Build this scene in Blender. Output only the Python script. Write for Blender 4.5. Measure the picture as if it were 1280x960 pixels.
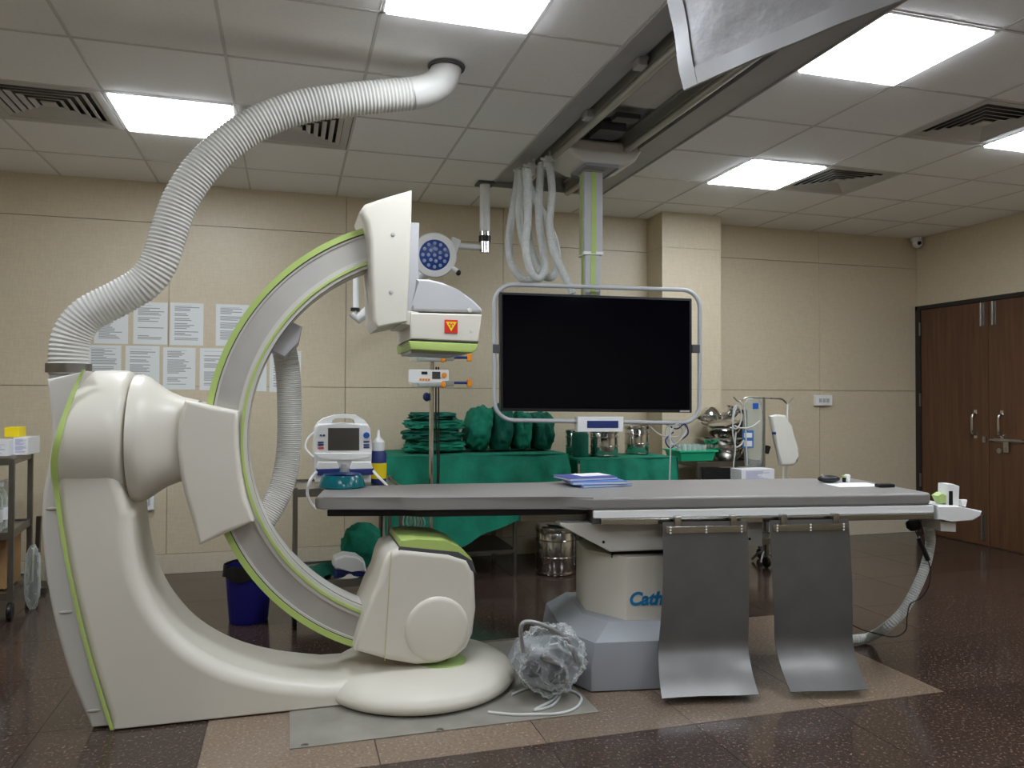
import bpy, bmesh, math, random
from mathutils import Vector, Matrix, noise

for o in list(bpy.data.objects):
    bpy.data.objects.remove(o, do_unlink=True)
S = bpy.context.scene
COL = S.collection
R = math.radians
random.seed(7)

# ------------------------------------------------------------------ camera
F, YAW, PIT, ROL, H = 958.94, 0.28338, 0.01647, 0.00329, 1.2278
cyw, syw = math.cos(YAW), math.sin(YAW)
cp, sp, cr, sr = math.cos(PIT), math.sin(PIT), math.cos(ROL), math.sin(ROL)
AX = Vector((cyw, -syw, 0)); AH = Vector((syw, cyw, 0)); AZ = Vector((0, 0, 1))
FW = AH*cp + AZ*sp; UP = AZ*cp - AH*sp
RT = AX*cr + UP*sr; UU = UP*cr - AX*sr
cam = bpy.data.cameras.new('camera')
cam.sensor_width = 36.0; cam.lens = F/1280*36; cam.clip_start = .05
camo = bpy.data.objects.new('camera', cam); COL.objects.link(camo)
m = Matrix((RT, UU, -FW)).transposed().to_4x4(); m.translation = (0, 0, H)
camo.matrix_world = m
S.camera = camo
# ------------------------------------------------------------------ world, exposure
w = bpy.data.worlds.new('world'); S.world = w; w.use_nodes = True
w.node_tree.nodes['Background'].inputs[0].default_value = (.5, .5, .5, 1)
w.node_tree.nodes['Background'].inputs[1].default_value = .05
S.view_settings.view_transform = 'Standard'; S.view_settings.look = 'None'
S.view_settings.gamma = 1; S.view_settings.use_curve_mapping = False
S.view_settings.exposure = 1.42
S.cycles.diffuse_bounces = 8; S.cycles.max_bounces = 12
LAMP = 10.0          # strength of each ceiling panel

# ------------------------------------------------------------------ pixels to points
def ray(px, py):
    return RT*((px-640)/F) + UU*((480-py)/F) + FW
def PY(px, py, y):
    d = ray(px, py); t = y/d.y; return Vector((d.x*t, y, H+d.z*t))
def PX(px, py, x):
    d = ray(px, py); t = x/d.x; return Vector((x, d.y*t, H+d.z*t))
def PZ(px, py, z):
    d = ray(px, py); t = (z-H)/d.z; return Vector((d.x*t, d.y*t, z))

# ------------------------------------------------------------------ materials
def lin(c):
    return tuple(((v/255+.055)/1.055)**2.4 if v/255 > .04045 else v/255/12.92 for v in c) + (1,)
MATS = {}
def mat(name, rgb, rough=.5, metal=0., var=.06, scale=6., bump=0., bscale=60., emit=None, trans=0., alpha=1., coat=0., spec=.5, ior=1.45, aniso=None):
    if name in MATS: return MATS[name]
    M = bpy.data.materials.new(name); M.use_nodes = True
    nt = M.node_tree; N = nt.nodes; L = nt.links; b = N['Principled BSDF']
    c = lin(rgb)
    tc = N.new('ShaderNodeTexCoord')
    nz = N.new('ShaderNodeTexNoise'); nz.inputs['Scale'].default_value = scale; nz.inputs['Detail'].default_value = 4
    L.new(tc.outputs['Object'], nz.inputs['Vector'])
    rp = N.new('ShaderNodeValToRGB')
    rp.color_ramp.elements[0].position = .3; rp.color_ramp.elements[1].position = .7
    rp.color_ramp.elements[0].color = tuple(v*(1-var) for v in c[:3]) + (1,)
    rp.color_ramp.elements[1].color = tuple(min(1, v*(1+var)) for v in c[:3]) + (1,)
    L.new(nz.outputs['Fac'], rp.inputs['Fac']); L.new(rp.outputs['Color'], b.inputs['Base Color'])
    b.inputs['Roughness'].default_value = rough; b.inputs['Metallic'].default_value = metal
    b.inputs['IOR'].default_value = ior; b.inputs['Specular IOR Level'].default_value = spec
    b.inputs['Transmission Weight'].default_value = trans; b.inputs['Alpha'].default_value = alpha
    b.inputs['Coat Weight'].default_value = coat; b.inputs['Coat Roughness'].default_value = .1
    if bump:
        n2 = N.new('ShaderNodeTexNoise'); n2.inputs['Scale'].default_value = bscale; n2.inputs['Detail'].default_value = 5
        L.new(tc.outputs['Object'], n2.inputs['Vector'])
        bp = N.new('ShaderNodeBump'); bp.inputs['Strength'].default_value = bump; bp.inputs['Distance'].default_value = .01
        L.new(n2.outputs['Fac'], bp.inputs['Height']); L.new(bp.outputs['Normal'], b.inputs['Normal'])
    if emit:
        b.inputs['Emission Color'].default_value = lin(emit[0]); b.inputs['Emission Strength'].default_value = emit[1]
    MATS[name] = M
    return M

def speckle(name, base, dark, light, scale=90, rough=.14, lamt=.62):
    """polished mottled vinyl / granite tile"""
    M = bpy.data.materials.new(name); M.use_nodes = True
    nt = M.node_tree; N = nt.nodes; L = nt.links; b = N['Principled BSDF']
    g = N.new('ShaderNodeNewGeometry')
    inf = N.new('ShaderNodeObjectInfo')
    n1 = N.new('ShaderNodeTexNoise'); n1.inputs['Scale'].default_value = scale; n1.inputs['Detail'].default_value = 3; n1.inputs['Roughness'].default_value = .7
    n2 = N.new('ShaderNodeTexNoise'); n2.inputs['Scale'].default_value = 5; n2.inputs['Detail'].default_value = 6
    for q in (n1, n2): L.new(g.outputs['Position'], q.inputs['Vector'])
    rp = N.new('ShaderNodeValToRGB'); e = rp.color_ramp.elements
    e[0].position = .3; e[0].color = lin(dark); e[1].position = .5; e[1].color = lin(base)
    x = e.new(lamt); x.color = lin(base); x = e.new(lamt+.06); x.color = lin(light)
    L.new(n1.outputs['Fac'], rp.inputs['Fac'])
    hs = N.new('ShaderNodeHueSaturation'); L.new(rp.outputs['Color'], hs.inputs['Color'])
    ma = N.new('ShaderNodeMath'); ma.operation = 'MULTIPLY_ADD'; ma.inputs[1].default_value = .35; ma.inputs[2].default_value = .82
    L.new(inf.outputs['Random'], ma.inputs[0]); L.new(ma.outputs[0], hs.inputs['Value'])
    L.new(hs.outputs['Color'], b.inputs['Base Color'])
    r2 = N.new('ShaderNodeMapRange'); r2.inputs['To Min'].default_value = rough*.6; r2.inputs['To Max'].default_value = rough*1.5
    L.new(n2.outputs['Fac'], r2.inputs['Value']); L.new(r2.outputs[0], b.inputs['Roughness'])
    b.inputs['IOR'].default_value = 1.5
    MATS[name] = M
    return M

def thin_plastic(name, tint, base=.12, rough=.12, gl=.5):
    """clear film: mostly see-through, with highlights"""
    M = bpy.data.materials.new(name); M.use_nodes = True
    nt = M.node_tree; N = nt.nodes; L = nt.links
    for n in list(N): N.remove(n)
    out = N.new('ShaderNodeOutputMaterial')
    tr = N.new('ShaderNodeBsdfTransparent'); tr.inputs[0].default_value = lin(tint)
    pr = N.new('ShaderNodeBsdfPrincipled'); pr.inputs['Base Color'].default_value = lin(tint); pr.inputs['Roughness'].default_value = rough
    fr = N.new('ShaderNodeLayerWeight'); fr.inputs[0].default_value = gl
    mr = N.new('ShaderNodeMapRange'); mr.inputs['To Min'].default_value = base; mr.inputs['To Max'].default_value = min(1, base+.6)
    L.new(fr.outputs['Facing'], mr.inputs['Value'])
    mx = N.new('ShaderNodeMixShader'); L.new(mr.outputs[0], mx.inputs[0]); L.new(tr.outputs[0], mx.inputs[1]); L.new(pr.outputs[0], mx.inputs[2])
    L.new(mx.outputs[0], out.inputs[0])
    MATS[name] = M
    return M

def brushed(name, rgb, rough=.35, scale=(4, 4, 120), metal=1., var=.12):
    M = bpy.data.materials.new(name); M.use_nodes = True
    nt = M.node_tree; N = nt.nodes; L = nt.links; b = N['Principled BSDF']
    tc = N.new('ShaderNodeTexCoord'); mp = N.new('ShaderNodeMapping'); mp.inputs['Scale'].default_value = scale
    nz = N.new('ShaderNodeTexNoise'); nz.inputs['Scale'].default_value = 3; nz.inputs['Detail'].default_value = 5
    L.new(tc.outputs['Object'], mp.inputs[0]); L.new(mp.outputs[0], nz.inputs['Vector'])
    rp = N.new('ShaderNodeValToRGB'); c = lin(rgb)
    rp.color_ramp.elements[0].color = tuple(v*(1-var) for v in c[:3]) + (1,)
    rp.color_ramp.elements[1].color = tuple(min(1, v*(1+var)) for v in c[:3]) + (1,)
    L.new(nz.outputs['Fac'], rp.inputs[0]); L.new(rp.outputs[0], b.inputs['Base Color'])
    b.inputs['Metallic'].default_value = metal
    mr = N.new('ShaderNodeMapRange'); mr.inputs['To Min'].default_value = rough*.75; mr.inputs['To Max'].default_value = rough*1.25
    L.new(nz.outputs['Fac'], mr.inputs[0]); L.new(mr.outputs[0], b.inputs['Roughness'])
    MATS[name] = M
    return M

def wood(name, c1, c2, axis=2):
    M = bpy.data.materials.new(name); M.use_nodes = True
    nt = M.node_tree; N = nt.nodes; L = nt.links; b = N['Principled BSDF']
    tc = N.new('ShaderNodeTexCoord'); mp = N.new('ShaderNodeMapping'); mp.inputs['Scale'].default_value = (14, 14, .8)
    nz = N.new('ShaderNodeTexNoise'); nz.inputs['Scale'].default_value = 2.2; nz.inputs['Detail'].default_value = 8; nz.inputs['Distortion'].default_value = .6
    L.new(tc.outputs['Object'], mp.inputs[0]); L.new(mp.outputs[0], nz.inputs['Vector'])
    rp = N.new('ShaderNodeValToRGB'); rp.color_ramp.elements[0].color = lin(c1); rp.color_ramp.elements[1].color = lin(c2)
    rp.color_ramp.elements[0].position = .3; rp.color_ramp.elements[1].position = .75
    L.new(nz.outputs['Fac'], rp.inputs[0]); L.new(rp.outputs[0], b.inputs['Base Color'])
    b.inputs['Roughness'].default_value = .42
    MATS[name] = M
    return M

def laminate(name, c, rough=.42):
    """beige woven-look wall laminate"""
    M = bpy.data.materials.new(name); M.use_nodes = True
    nt = M.node_tree; N = nt.nodes; L = nt.links; b = N['Principled BSDF']
    g = N.new('ShaderNodeNewGeometry')
    cols = []
    for sc in ((60, 60, 6), (6, 6, 70)):
        mp = N.new('ShaderNodeMapping'); mp.inputs['Scale'].default_value = sc
        nz = N.new('ShaderNodeTexNoise'); nz.inputs['Scale'].default_value = 2.5; nz.inputs['Detail'].default_value = 3
        L.new(g.outputs['Position'], mp.inputs[0]); L.new(mp.outputs[0], nz.inputs['Vector']); cols.append(nz)
    ad = N.new('ShaderNodeMath'); ad.operation = 'ADD'; L.new(cols[0].outputs['Fac'], ad.inputs[0]); L.new(cols[1].outputs['Fac'], ad.inputs[1])
    mr = N.new('ShaderNodeMapRange'); mr.inputs['From Min'].default_value = .6; mr.inputs['From Max'].default_value = 1.4
    L.new(ad.outputs[0], mr.inputs[0])
    rp = N.new('ShaderNodeValToRGB'); k = lin(c)
    rp.color_ramp.elements[0].color = tuple(v*.9 for v in k[:3])+(1,); rp.color_ramp.elements[1].color = tuple(v*1.08 for v in k[:3])+(1,)
    L.new(mr.outputs[0], rp.inputs[0]); L.new(rp.outputs[0], b.inputs['Base Color'])
    b.inputs['Roughness'].default_value = rough
    MATS[name] = M
    return M

def printed(name, paper=(222, 224, 222), ink=(110, 112, 118)):
    """sheet of small print: faint rows of words of uneven length (flat print)"""
    M = bpy.data.materials.new(name); M.use_nodes = True
    nt = M.node_tree; N = nt.nodes; L = nt.links; b = N['Principled BSDF']
    tc = N.new('ShaderNodeTexCoord'); sx = N.new('ShaderNodeSeparateXYZ'); L.new(tc.outputs['Generated'], sx.inputs[0])
    inf = N.new('ShaderNodeObjectInfo')
    def mth(op, a, b_=None, c_=None):
        n = N.new('ShaderNodeMath'); n.operation = op
        for i, v in enumerate((a, b_, c_)):
            if v is None: continue
            if isinstance(v, (int, float)): n.inputs[i].default_value = v
            else: L.new(v, n.inputs[i])
        return n.outputs[0]
    row = mth('MULTIPLY', sx.outputs['Z'], 26); fr = mth('FRACT', row); fl = mth('FLOOR', row)
    wn = N.new('ShaderNodeTexWhiteNoise'); wn.noise_dimensions = '2D'
    cb = N.new('ShaderNodeCombineXYZ'); L.new(fl, cb.inputs[0]); L.new(mth('MULTIPLY', inf.outputs['Random'], 91), cb.inputs[1]); L.new(cb.outputs[0], wn.inputs['Vector'])
    line = mth('LESS_THAN', fr, .52)
    ln = mth('LESS_THAN', sx.outputs['X'], mth('MULTIPLY_ADD', wn.outputs['Value'], .55, .35))
    lf = mth('GREATER_THAN', sx.outputs['X'], .13)
    gap = mth('GREATER_THAN', wn.outputs['Value'], .18)
    tb = mth('MULTIPLY', mth('LESS_THAN', sx.outputs['Z'], .93), mth('GREATER_THAN', sx.outputs['Z'], .12))
    k = mth('MULTIPLY', mth('MULTIPLY', line, ln), mth('MULTIPLY', mth('MULTIPLY', lf, gap), tb))
    k = mth('MULTIPLY', k, .75)
    mx = N.new('ShaderNodeMix'); mx.data_type = 'RGBA'; L.new(k, mx.inputs[0])
    mx.inputs[6].default_value = lin(paper); mx.inputs[7].default_value = lin(ink)
    L.new(mx.outputs[2], b.inputs['Base Color']); b.inputs['Roughness'].default_value = .3
    MATS[name] = M
    return M

cream = mat('gantry_cream_enamel', (206, 200, 187), .4, var=.03, scale=2.5, coat=.08)
creamd = mat('gantry_cover_cream', (198, 194, 186), .38, var=.03, scale=2.5)
lime = mat('lime_green_trim', (170, 190, 106), .45, var=.05)
limed = mat('pale_green_spot', (168, 190, 120), .45, var=.05)
alum = brushed('brushed_aluminium_face', (182, 178, 172), .45, (3, 3, 3), .5)
greyp = mat('light_grey_plastic', (178, 177, 178), .4, var=.03)
midgrey = mat('mid_grey_paint', (140, 142, 146), .45, var=.05)
darkgrey = mat('dark_grey_paint', (72, 72, 74), .5)
black = mat('black_plastic', (18, 18, 20), .4)
blackm = mat('matte_black', (14, 13, 13), .8)
white = mat('white_plastic', (228, 228, 226), .35, var=.02)
hosem = mat('grey_corrugated_hose', (196, 194, 188), .5, var=.05)
hosel = mat('pale_cable_sheath', (196, 198, 194), .5, var=.04)
wallm = laminate('beige_wall_laminate', (203, 189, 162))
jointm = mat('panel_joint', (150, 135, 110), .7)
skirtm = laminate('skirting_laminate', (204, 193, 170))
tilem = mat('ceiling_tile_board', (242, 240, 238), .9, var=.02, scale=30, bump=.25, bscale=220)
gridm = mat('ceiling_grid_metal', (205, 202, 198), .5, var=.02)
ventm = mat('diffuser_enamel', (190, 186, 180), .5, var=.03)
railm = mat('ceiling_rail_aluminium', (170, 168, 160), .38, metal=.6, var=.04)
trackm = mat('rail_tray_grey', (165, 163, 162), .5, var=.05)
vinyl = mat('grey_vinyl_pad', (132, 128, 124), .42, var=.05, scale=4, bump=.06, bscale=14)
lead = mat('lead_apron_rubber', (104, 102, 100), .36, metal=.55, var=.10, scale=7)
chrome = mat('polished_steel', (205, 203, 198), .14, metal=1., var=.03)
steel = brushed('brushed_steel', (170, 168, 163), .3, (8, 8, 8))
steeld = brushed('worn_steel_tube', (130, 126, 120), .38, (8, 8, 8))
greenc = mat('green_surgical_cloth', (10, 118, 92), .85, var=.22, scale=9, bump=.3, bscale=40)
greend = mat('deep_green_cloth', (6, 92, 74), .85, var=.25, scale=9, bump=.3, bscale=40)
screenm = mat('black_screen_glass', (5, 5, 11), .08, var=0., spec=.12)
darkscreen = mat('grey_display_glass', (70, 66, 62), .2, var=.1)
bluep = mat('navy_blue_plastic', (34, 50, 110), .4)
blueb = mat('bright_blue_plastic', (30, 84, 170), .4)
binblue = mat('blue_bin_plastic', (30, 28, 120), .4)
orange = mat('orange_plastic', (230, 140, 26), .4)
yellow = mat('yellow_card', (232, 206, 20), .5)
red = mat('red_sign', (206, 44, 34), .45)
tealp = mat('teal_translucent_plastic', (6, 128, 140), .2, trans=.35)
mintp = mat('mint_green_plastic', (40, 190, 140), .35)
clear = thin_plastic('clear_film', (244, 246, 246), .02, .05, .4)
clear2 = thin_plastic('clear_pvc', (238, 242, 238), .10, .12)
milky = thin_plastic('milky_pvc', (236, 234, 224), .75, .3)
cupm = thin_plastic('frosted_cup', (225, 235, 232), .4, .3)
paperm = mat('white_paper', (228, 228, 228), .6, var=.02)
printm = printed('printed_notice')
printb = printed('printed_box_side', (226, 226, 228), (90, 90, 170))
bookb = mat('blue_book_cover', (36, 62, 148), .3)
bookl = mat('light_blue_book_cover', (70, 120, 186), .3)
cardm = mat('brown_cardboard', (150, 116, 78), .8)
woodm = wood('brown_wood_laminate', (76, 48, 31), (104, 70, 46))
framem = mat('dark_door_frame', (38, 34, 31), .4)
drape = mat('grey_shield_cloth', (152, 150, 151), .5, var=.14, scale=9, bump=.35, bscale=25)
cath = mat('cath_blue_print', (24, 118, 168), .5)
tan = speckle('tan_floor_tile', (122, 105, 90), (100, 85, 72), (166, 148, 130), 85, .22, .60)
brown = speckle('brown_floor_tile', (63, 50, 44), (38, 29, 26), (122, 100, 88), 80, .13, .585)
platem = mat('worn_floor_plate', (142, 137, 128), .5, metal=.2, var=.16, scale=7)
lampm = mat('lamp_diffuser', (255, 255, 255), .5, emit=((238, 246, 255), LAMP))
ledblue = mat('blue_led_lens_field', (44, 74, 142), .25)
ledw = mat('led_lens', (150, 160, 192), .15)

# ------------------------------------------------------------------ mesh tools
class MB:
    def __init__(s): s.bm = bmesh.new(); s.wn = False
    def faces(s, verts, faces):
        vs = [s.bm.verts.new(v) for v in verts]
        for f in faces:
            try: s.bm.faces.new([vs[i] for i in f])
            except ValueError: pass
        return s
    def box(s, c, d, bev=0., seg=2, rot=None, taper=None):
        n0 = len(s.bm.verts)
        tmp = bmesh.new()
        bmesh.ops.create_cube(tmp, size=1)
        for v in tmp.verts:
            k = 1.
            v.co = Vector((v.co.x*d[0], v.co.y*d[1], v.co.z*d[2]))
            if taper and v.co.z > 0: v.co.x *= taper[0]; v.co.y *= taper[1]
        if bev: s.wn = True
        if bev: bmesh.ops.bevel(tmp, geom=list(tmp.edges), offset=bev, segments=seg, profile=.5, affect='EDGES')
        M = Matrix.Translation(c)
        if rot is not None: M = M @ (rot.to_4x4() if isinstance(rot, Matrix) else Matrix.Rotation(rot, 4, 'Z'))
        bmesh.ops.transform(tmp, matrix=M, verts=tmp.verts)
        return s.merge(tmp)
    def bb(s, x0, x1, y0, y1, z0, z1, bev=0., seg=2):
        return s.box(((x0+x1)/2, (y0+y1)/2, (z0+z1)/2), (abs(x1-x0), abs(y1-y0), abs(z1-z0)), bev, seg)
    def merge(s, tmp):
        me = bpy.data.meshes.new('t'); tmp.to_mesh(me); tmp.free(); s.bm.from_mesh(me); bpy.data.meshes.remove(me); return s
    def tube(s, pts, r, n=10, cap=True, close=False):
        pts = [Vector(p) for p in pts]; N = len(pts)
        rr = r if callable(r) else (lambda i: r)
        T = []
        for i in range(N):
            a = pts[(i-1) % N] if (i > 0 or close) else pts[i]; b = pts[(i+1) % N] if (i < N-1 or close) else pts[i]
            t = (b-a); T.append(t.normalized() if t.length > 1e-9 else Vector((0, 0, 1)))
        u = T[0].orthogonal().normalized(); rings = []
        for i in range(N):
            u = (u - T[i]*u.dot(T[i])).normalized(); v = T[i].cross(u)
            rings.append([s.bm.verts.new(pts[i] + (u*math.cos(2*math.pi*k/n) + v*math.sin(2*math.pi*k/n))*rr(i)) for k in range(n)])
        for i in range(N if close else N-1):
            a = rings[i]; b = rings[(i+1) % N]
            for k in range(n):
                s.bm.faces.new((a[k], a[(k+1) % n], b[(k+1) % n], b[k]))
        if cap and not close:
            s.bm.faces.new(rings[0][::-1]); s.bm.faces.new(rings[-1])
        return s
    def cyl(s, a, b, r, n=20, r2=None):
        return s.tube([a, b], (lambda i: r if i == 0 else (r2 if r2 is not None else r)), n)
    def lathe(s, prof, c=(0, 0, 0), axis='Z', n=32):
        """prof: (radius, height) pairs"""
        c = Vector(c); ax = {'Z': (Vector((1, 0, 0)), Vector((0, 1, 0)), Vector((0, 0, 1))), 'X': (Vector((0, 1, 0)), Vector((0, 0, 1)), Vector((1, 0, 0))), 'Y': (Vector((0, 0, 1)), Vector((1, 0, 0)), Vector((0, 1, 0)))}[axis] if isinstance(axis, str) else axis
        rings = []
        for (r, h) in prof:
            if r < 1e-6: rings.append([s.bm.verts.new(c+ax[2]*h)])
            else: rings.append([s.bm.verts.new(c + (ax[0]*math.cos(2*math.pi*k/n)+ax[1]*math.sin(2*math.pi*k/n))*r + ax[2]*h) for k in range(n)])
        for a, b in zip(rings, rings[1:]):
            for k in range(n):
                k2 = (k+1) % n
                if len(a) == 1 and len(b) == 1: continue
                if len(a) == 1: s.bm.faces.new((a[0], b[k2], b[k]))
                elif len(b) == 1: s.bm.faces.new((a[k], a[k2], b[0]))
                else: s.bm.faces.new((a[k], a[k2], b[k2], b[k]))
        return s
    def prism(s, poly, y0, y1, bev=0., seg=3, plane='XZ'):
        """poly: 2-D outline; extruded from y0 to y1, rims rounded by bev"""
        tmp = bmesh.new()
        def P(a, b, c): return {'XZ': (a, c, b), 'XY': (a, b, c), 'YZ': (c, a, b)}[plane]
        f = [tmp.verts.new(P(a, b, y0)) for a, b in poly]; g = [tmp.verts.new(P(a, b, y1)) for a, b in poly]
        f0 = tmp.faces.new(f); f1 = tmp.faces.new(g[::-1]); n = len(poly)
        for i in range(n): tmp.faces.new((f[i], g[i], g[(i+1) % n], f[(i+1) % n]))
        if bev:
            s.wn = True
            ed = set(f0.edges) | set(f1.edges)
            bmesh.ops.bevel(tmp, geom=list(ed), offset=bev, segments=seg, profile=.5, affect='EDGES', clamp_overlap=True)
        return s.merge(tmp)
    def loft(s, poly, rad, y0, y1, n=7):
        """extruded outline whose rim is rounded by a radius of its own at every corner"""
        s.wn = True; N = len(poly); P = [Vector((a, b)) for a, b in poly]
        area = sum(P[i].x*P[(i+1) % N].y-P[(i+1) % N].x*P[i].y for i in range(N)); sg_ = 1 if area > 0 else -1
        nr = []
        for i in range(N):
            a = (P[i]-P[i-1]); b = (P[(i+1) % N]-P[i]); t_ = (a.normalized()+b.normalized())
            t_ = t_.normalized() if t_.length > 1e-6 else Vector((1, 0)); nr.append(Vector((-t_.y, t_.x))*sg_)
        lay = []
        for k in range(n+1):
            th_ = math.pi/2*k/n; lay.append((1-math.sin(th_), 1-math.cos(math.pi/2-th_) if False else 1-math.sin(th_), th_))
        rings = []
        def ring(sgn, th_):
            out = []
            for i in range(N):
                r = rad[i]; ins = r*(1-math.sin(th_)); dy = r*(1-math.cos(th_))
                q = P[i]+nr[i]*ins; out.append(s.bm.verts.new((q.x, (y0+dy) if sgn < 0 else (y1-dy), q.y)))
            return out
        for k in range(n+1): rings.append(ring(-1, math.pi/2*k/n))
        for k in range(n, -1, -1): rings.append(ring(1, math.pi/2*k/n))
        for a, b in zip(rings, rings[1:]):
            for i in range(N): s.bm.faces.new((a[i], a[(i+1) % N], b[(i+1) % N], b[i]))
        s.bm.faces.new(rings[0]); s.bm.faces.new(rings[-1][::-1]); return s
    def sheet(s, fn, ns, nt, th=.002):
        """fn(s,t) in 0..1 -> Vector; a sheet with thickness"""
        G = [[fn(i/ns, j/nt) for j in range(nt+1)] for i in range(ns+1)]
        A = []; B = []
        for i in range(ns+1):
            ra = []; rb = []
            for j in range(nt+1):
                du = G[min(i+1, ns)][j]-G[max(i-1, 0)][j]; dv = G[i][min(j+1, nt)]-G[i][max(j-1, 0)]
                nn = du.cross(dv); nn = nn.normalized() if nn.length > 1e-12 else Vector((0, 0, 1))
                ra.append(s.bm.verts.new(G[i][j]+nn*th/2)); rb.append(s.bm.verts.new(G[i][j]-nn*th/2))
            A.append(ra); B.append(rb)
        for i in range(ns):
            for j in range(nt):
                s.bm.faces.new((A[i][j], A[i+1][j], A[i+1][j+1], A[i][j+1])); s.bm.faces.new((B[i][j], B[i][j+1], B[i+1][j+1], B[i+1][j]))
        for i in range(ns):
            s.bm.faces.new((A[i][0], B[i][0], B[i+1][0], A[i+1][0])); s.bm.faces.new((A[i][nt], A[i+1][nt], B[i+1][nt], B[i][nt]))
        for j in range(nt):
            s.bm.faces.new((A[0][j], A[0][j+1], B[0][j+1], B[0][j])); s.bm.faces.new((A[ns][j], B[ns][j], B[ns][j+1], A[ns][j+1]))
        return s
    def blob(s, c, d, seed=0, amp=.12, freq=2.5, sub=4, sq=1., rot=None, folds=0., fit=None):
        tmp = bmesh.new(); bmesh.ops.create_icosphere(tmp, subdivisions=sub, radius=1)
        for v in tmp.verts:
            p = v.co.copy()
            if sq != 1.:
                p = Vector([math.copysign(abs(a)**sq, a) for a in p])
            q = p*freq + Vector((seed*7.3, seed*3.1, seed*1.7))
            k = 1 + amp*noise.noise(q) + amp*.5*noise.noise(q*2.3)
            if folds: k += folds*math.sin(p.z*11 + 2.5*noise.noise(q*.7))
            v.co = Vector((p.x*d[0]*k, p.y*d[1]*k, p.z*d[2]*k))
        M = Matrix.Translation(c)
        if rot is not None: M = M @ rot.to_4x4()
        bmesh.ops.transform(tmp, matrix=M, verts=tmp.verts)
        if fit:
            for v in tmp.verts: v.co = fit(v.co)
        return s.merge(tmp)
    def build(s, name, material, parent=None, smooth=True, ang=38, label=None):
        bmesh.ops.remove_doubles(s.bm, verts=s.bm.verts, dist=1e-6)
        bmesh.ops.recalc_face_normals(s.bm, faces=s.bm.faces)
        me = bpy.data.meshes.new(name); s.bm.to_mesh(me); s.bm.free()
        me.materials.append(material)
        if smooth:
            me.polygons.foreach_set('use_smooth', [True]*len(me.polygons)); me.set_sharp_from_angle(angle=R(ang))
        o = bpy.data.objects.new(name, me); COL.objects.link(o)
        if parent:
            o.parent = parent
        if s.wn and smooth:
            md = o.modifiers.new('weighted_normal', 'WEIGHTED_NORMAL'); md.keep_sharp = True; md.weight = 80
        if label: o['label'] = label
        return o

def spline(pts, n=8, closed=False):
    P = [Vector(p) for p in pts]; out = []; N = len(P)
    g = lambda i: P[i % N] if closed else P[max(0, min(N-1, i))]
    for i in range(N if closed else N-1):
        a, b, c, d = g(i-1), g(i), g(i+1), g(i+2)
        for k in range(n):
            t = k/n
            out.append(.5*((2*b)+(-a+c)*t+(2*a-5*b+4*c-d)*t*t+(-a+3*b-3*c+d)*t**3))
    if not closed: out.append(P[-1])
    return out
def resample(pts, step):
    out = [pts[0].copy()]; acc = 0.
    for a, b in zip(pts, pts[1:]):
        L = (b-a).length
        if L < 1e-9: continue
        d = step-acc
        while d <= L:
            out.append(a+(b-a)*(d/L)); d += step
        acc = (acc+L) % step if False else L-(d-step)
    return out
def thing(name, label, cat, loc=(0, 0, 0), rz=0., group=None):
    o = bpy.data.objects.new(name, None); COL.objects.link(o); o.empty_display_size = .1
    o.location = loc; o.rotation_euler = (0, 0, rz); o['label'] = label; o['category'] = cat
    if group: o['group'] = group
    return o
def tag(o, label, cat, group=None):
    o['label'] = label; o['category'] = cat
    if group: o['group'] = group
    return o
def struct(o, label=None, cat=None):
    o['kind'] = 'structure'
    if label: o['label'] = label
    if cat: o['category'] = cat
    return o
def rebase(o, loc):
    """move a one-mesh thing's origin to loc without moving the shape"""
    o.data.transform(Matrix.Translation(-Vector(loc))); o.location = loc; return o
def dup(o, parent=None):
    c = o.copy(); COL.objects.link(c); c.parent = parent; return c
def local(parent):
    """world -> parent's local coordinates (parents are top level, rotated about z)"""
    M = (Matrix.Translation(parent.location) @ Matrix.Rotation(parent.rotation_euler.z, 4, 'Z')).inverted()
    return lambda p: M @ Vector(p)
class W(MB):
    """builder taking world coordinates, then re-expressed in the parent's frame"""
    def build(s, name, material, parent=None, **k):
        if parent is not None:
            P = parent; chain = Matrix.Identity(4)
            while P is not None:
                chain = Matrix.Translation(P.location) @ Matrix.Rotation(P.rotation_euler.z, 4, 'Z') @ chain; P = P.parent
            bmesh.ops.transform(s.bm, matrix=chain.inverted(), verts=s.bm.verts)
        return MB.build(s, name, material, parent, **k)
def E(name, material, parent, fn, **k):
    b = W(); fn(b); return b.build(name, material, parent, **k)

# ================================================================== THE ROOM
ZC = 2.696; YB = 5.764; XR = 5.58; XL = -3.3; YF = -2.6
# floor
fl = MB().bb(XL, XR, YF, YB, -.06, -.003).build('floor', mat('floor_screed', (58, 46, 42), .3))
struct(fl, 'dark brown speckled polished tile floor with a tan inset', 'floor')
TS = .585; X0 = -.281; Y0 = 2.595
bm_t = MB().box((0, 0, -.002), (TS-.003, TS-.003, .004)).build('tile', brown, fl)
tb = bm_t.data
tbt = tb.copy(); tbt.materials.clear(); tbt.materials.append(tan)
first = True
for i in range(-5, 11):
    for j in range(-8, 6):
        x0 = X0+i*TS; y0 = Y0+j*TS
        if x0 < XL-.01 or x0+TS > XR+.6 or y0 < YF or y0 > YB: continue
        istan = 0 <= i < 5 and 0 <= j < 2
        x1 = min(x0+TS, XR); y1 = min(y0+TS, YB)
        if x1-x0 < .05 or y1-y0 < .05: continue
        if first: o = bm_t; first = False
        else: o = bpy.data.objects.new('tile', tb); COL.objects.link(o); o.parent = fl
        if istan: o.data = tbt
        o.location = ((x0+x1)/2, (y0+y1)/2, 0)
        o.scale = ((x1-x0)/TS, (y1-y0)/TS, 1)
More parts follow.
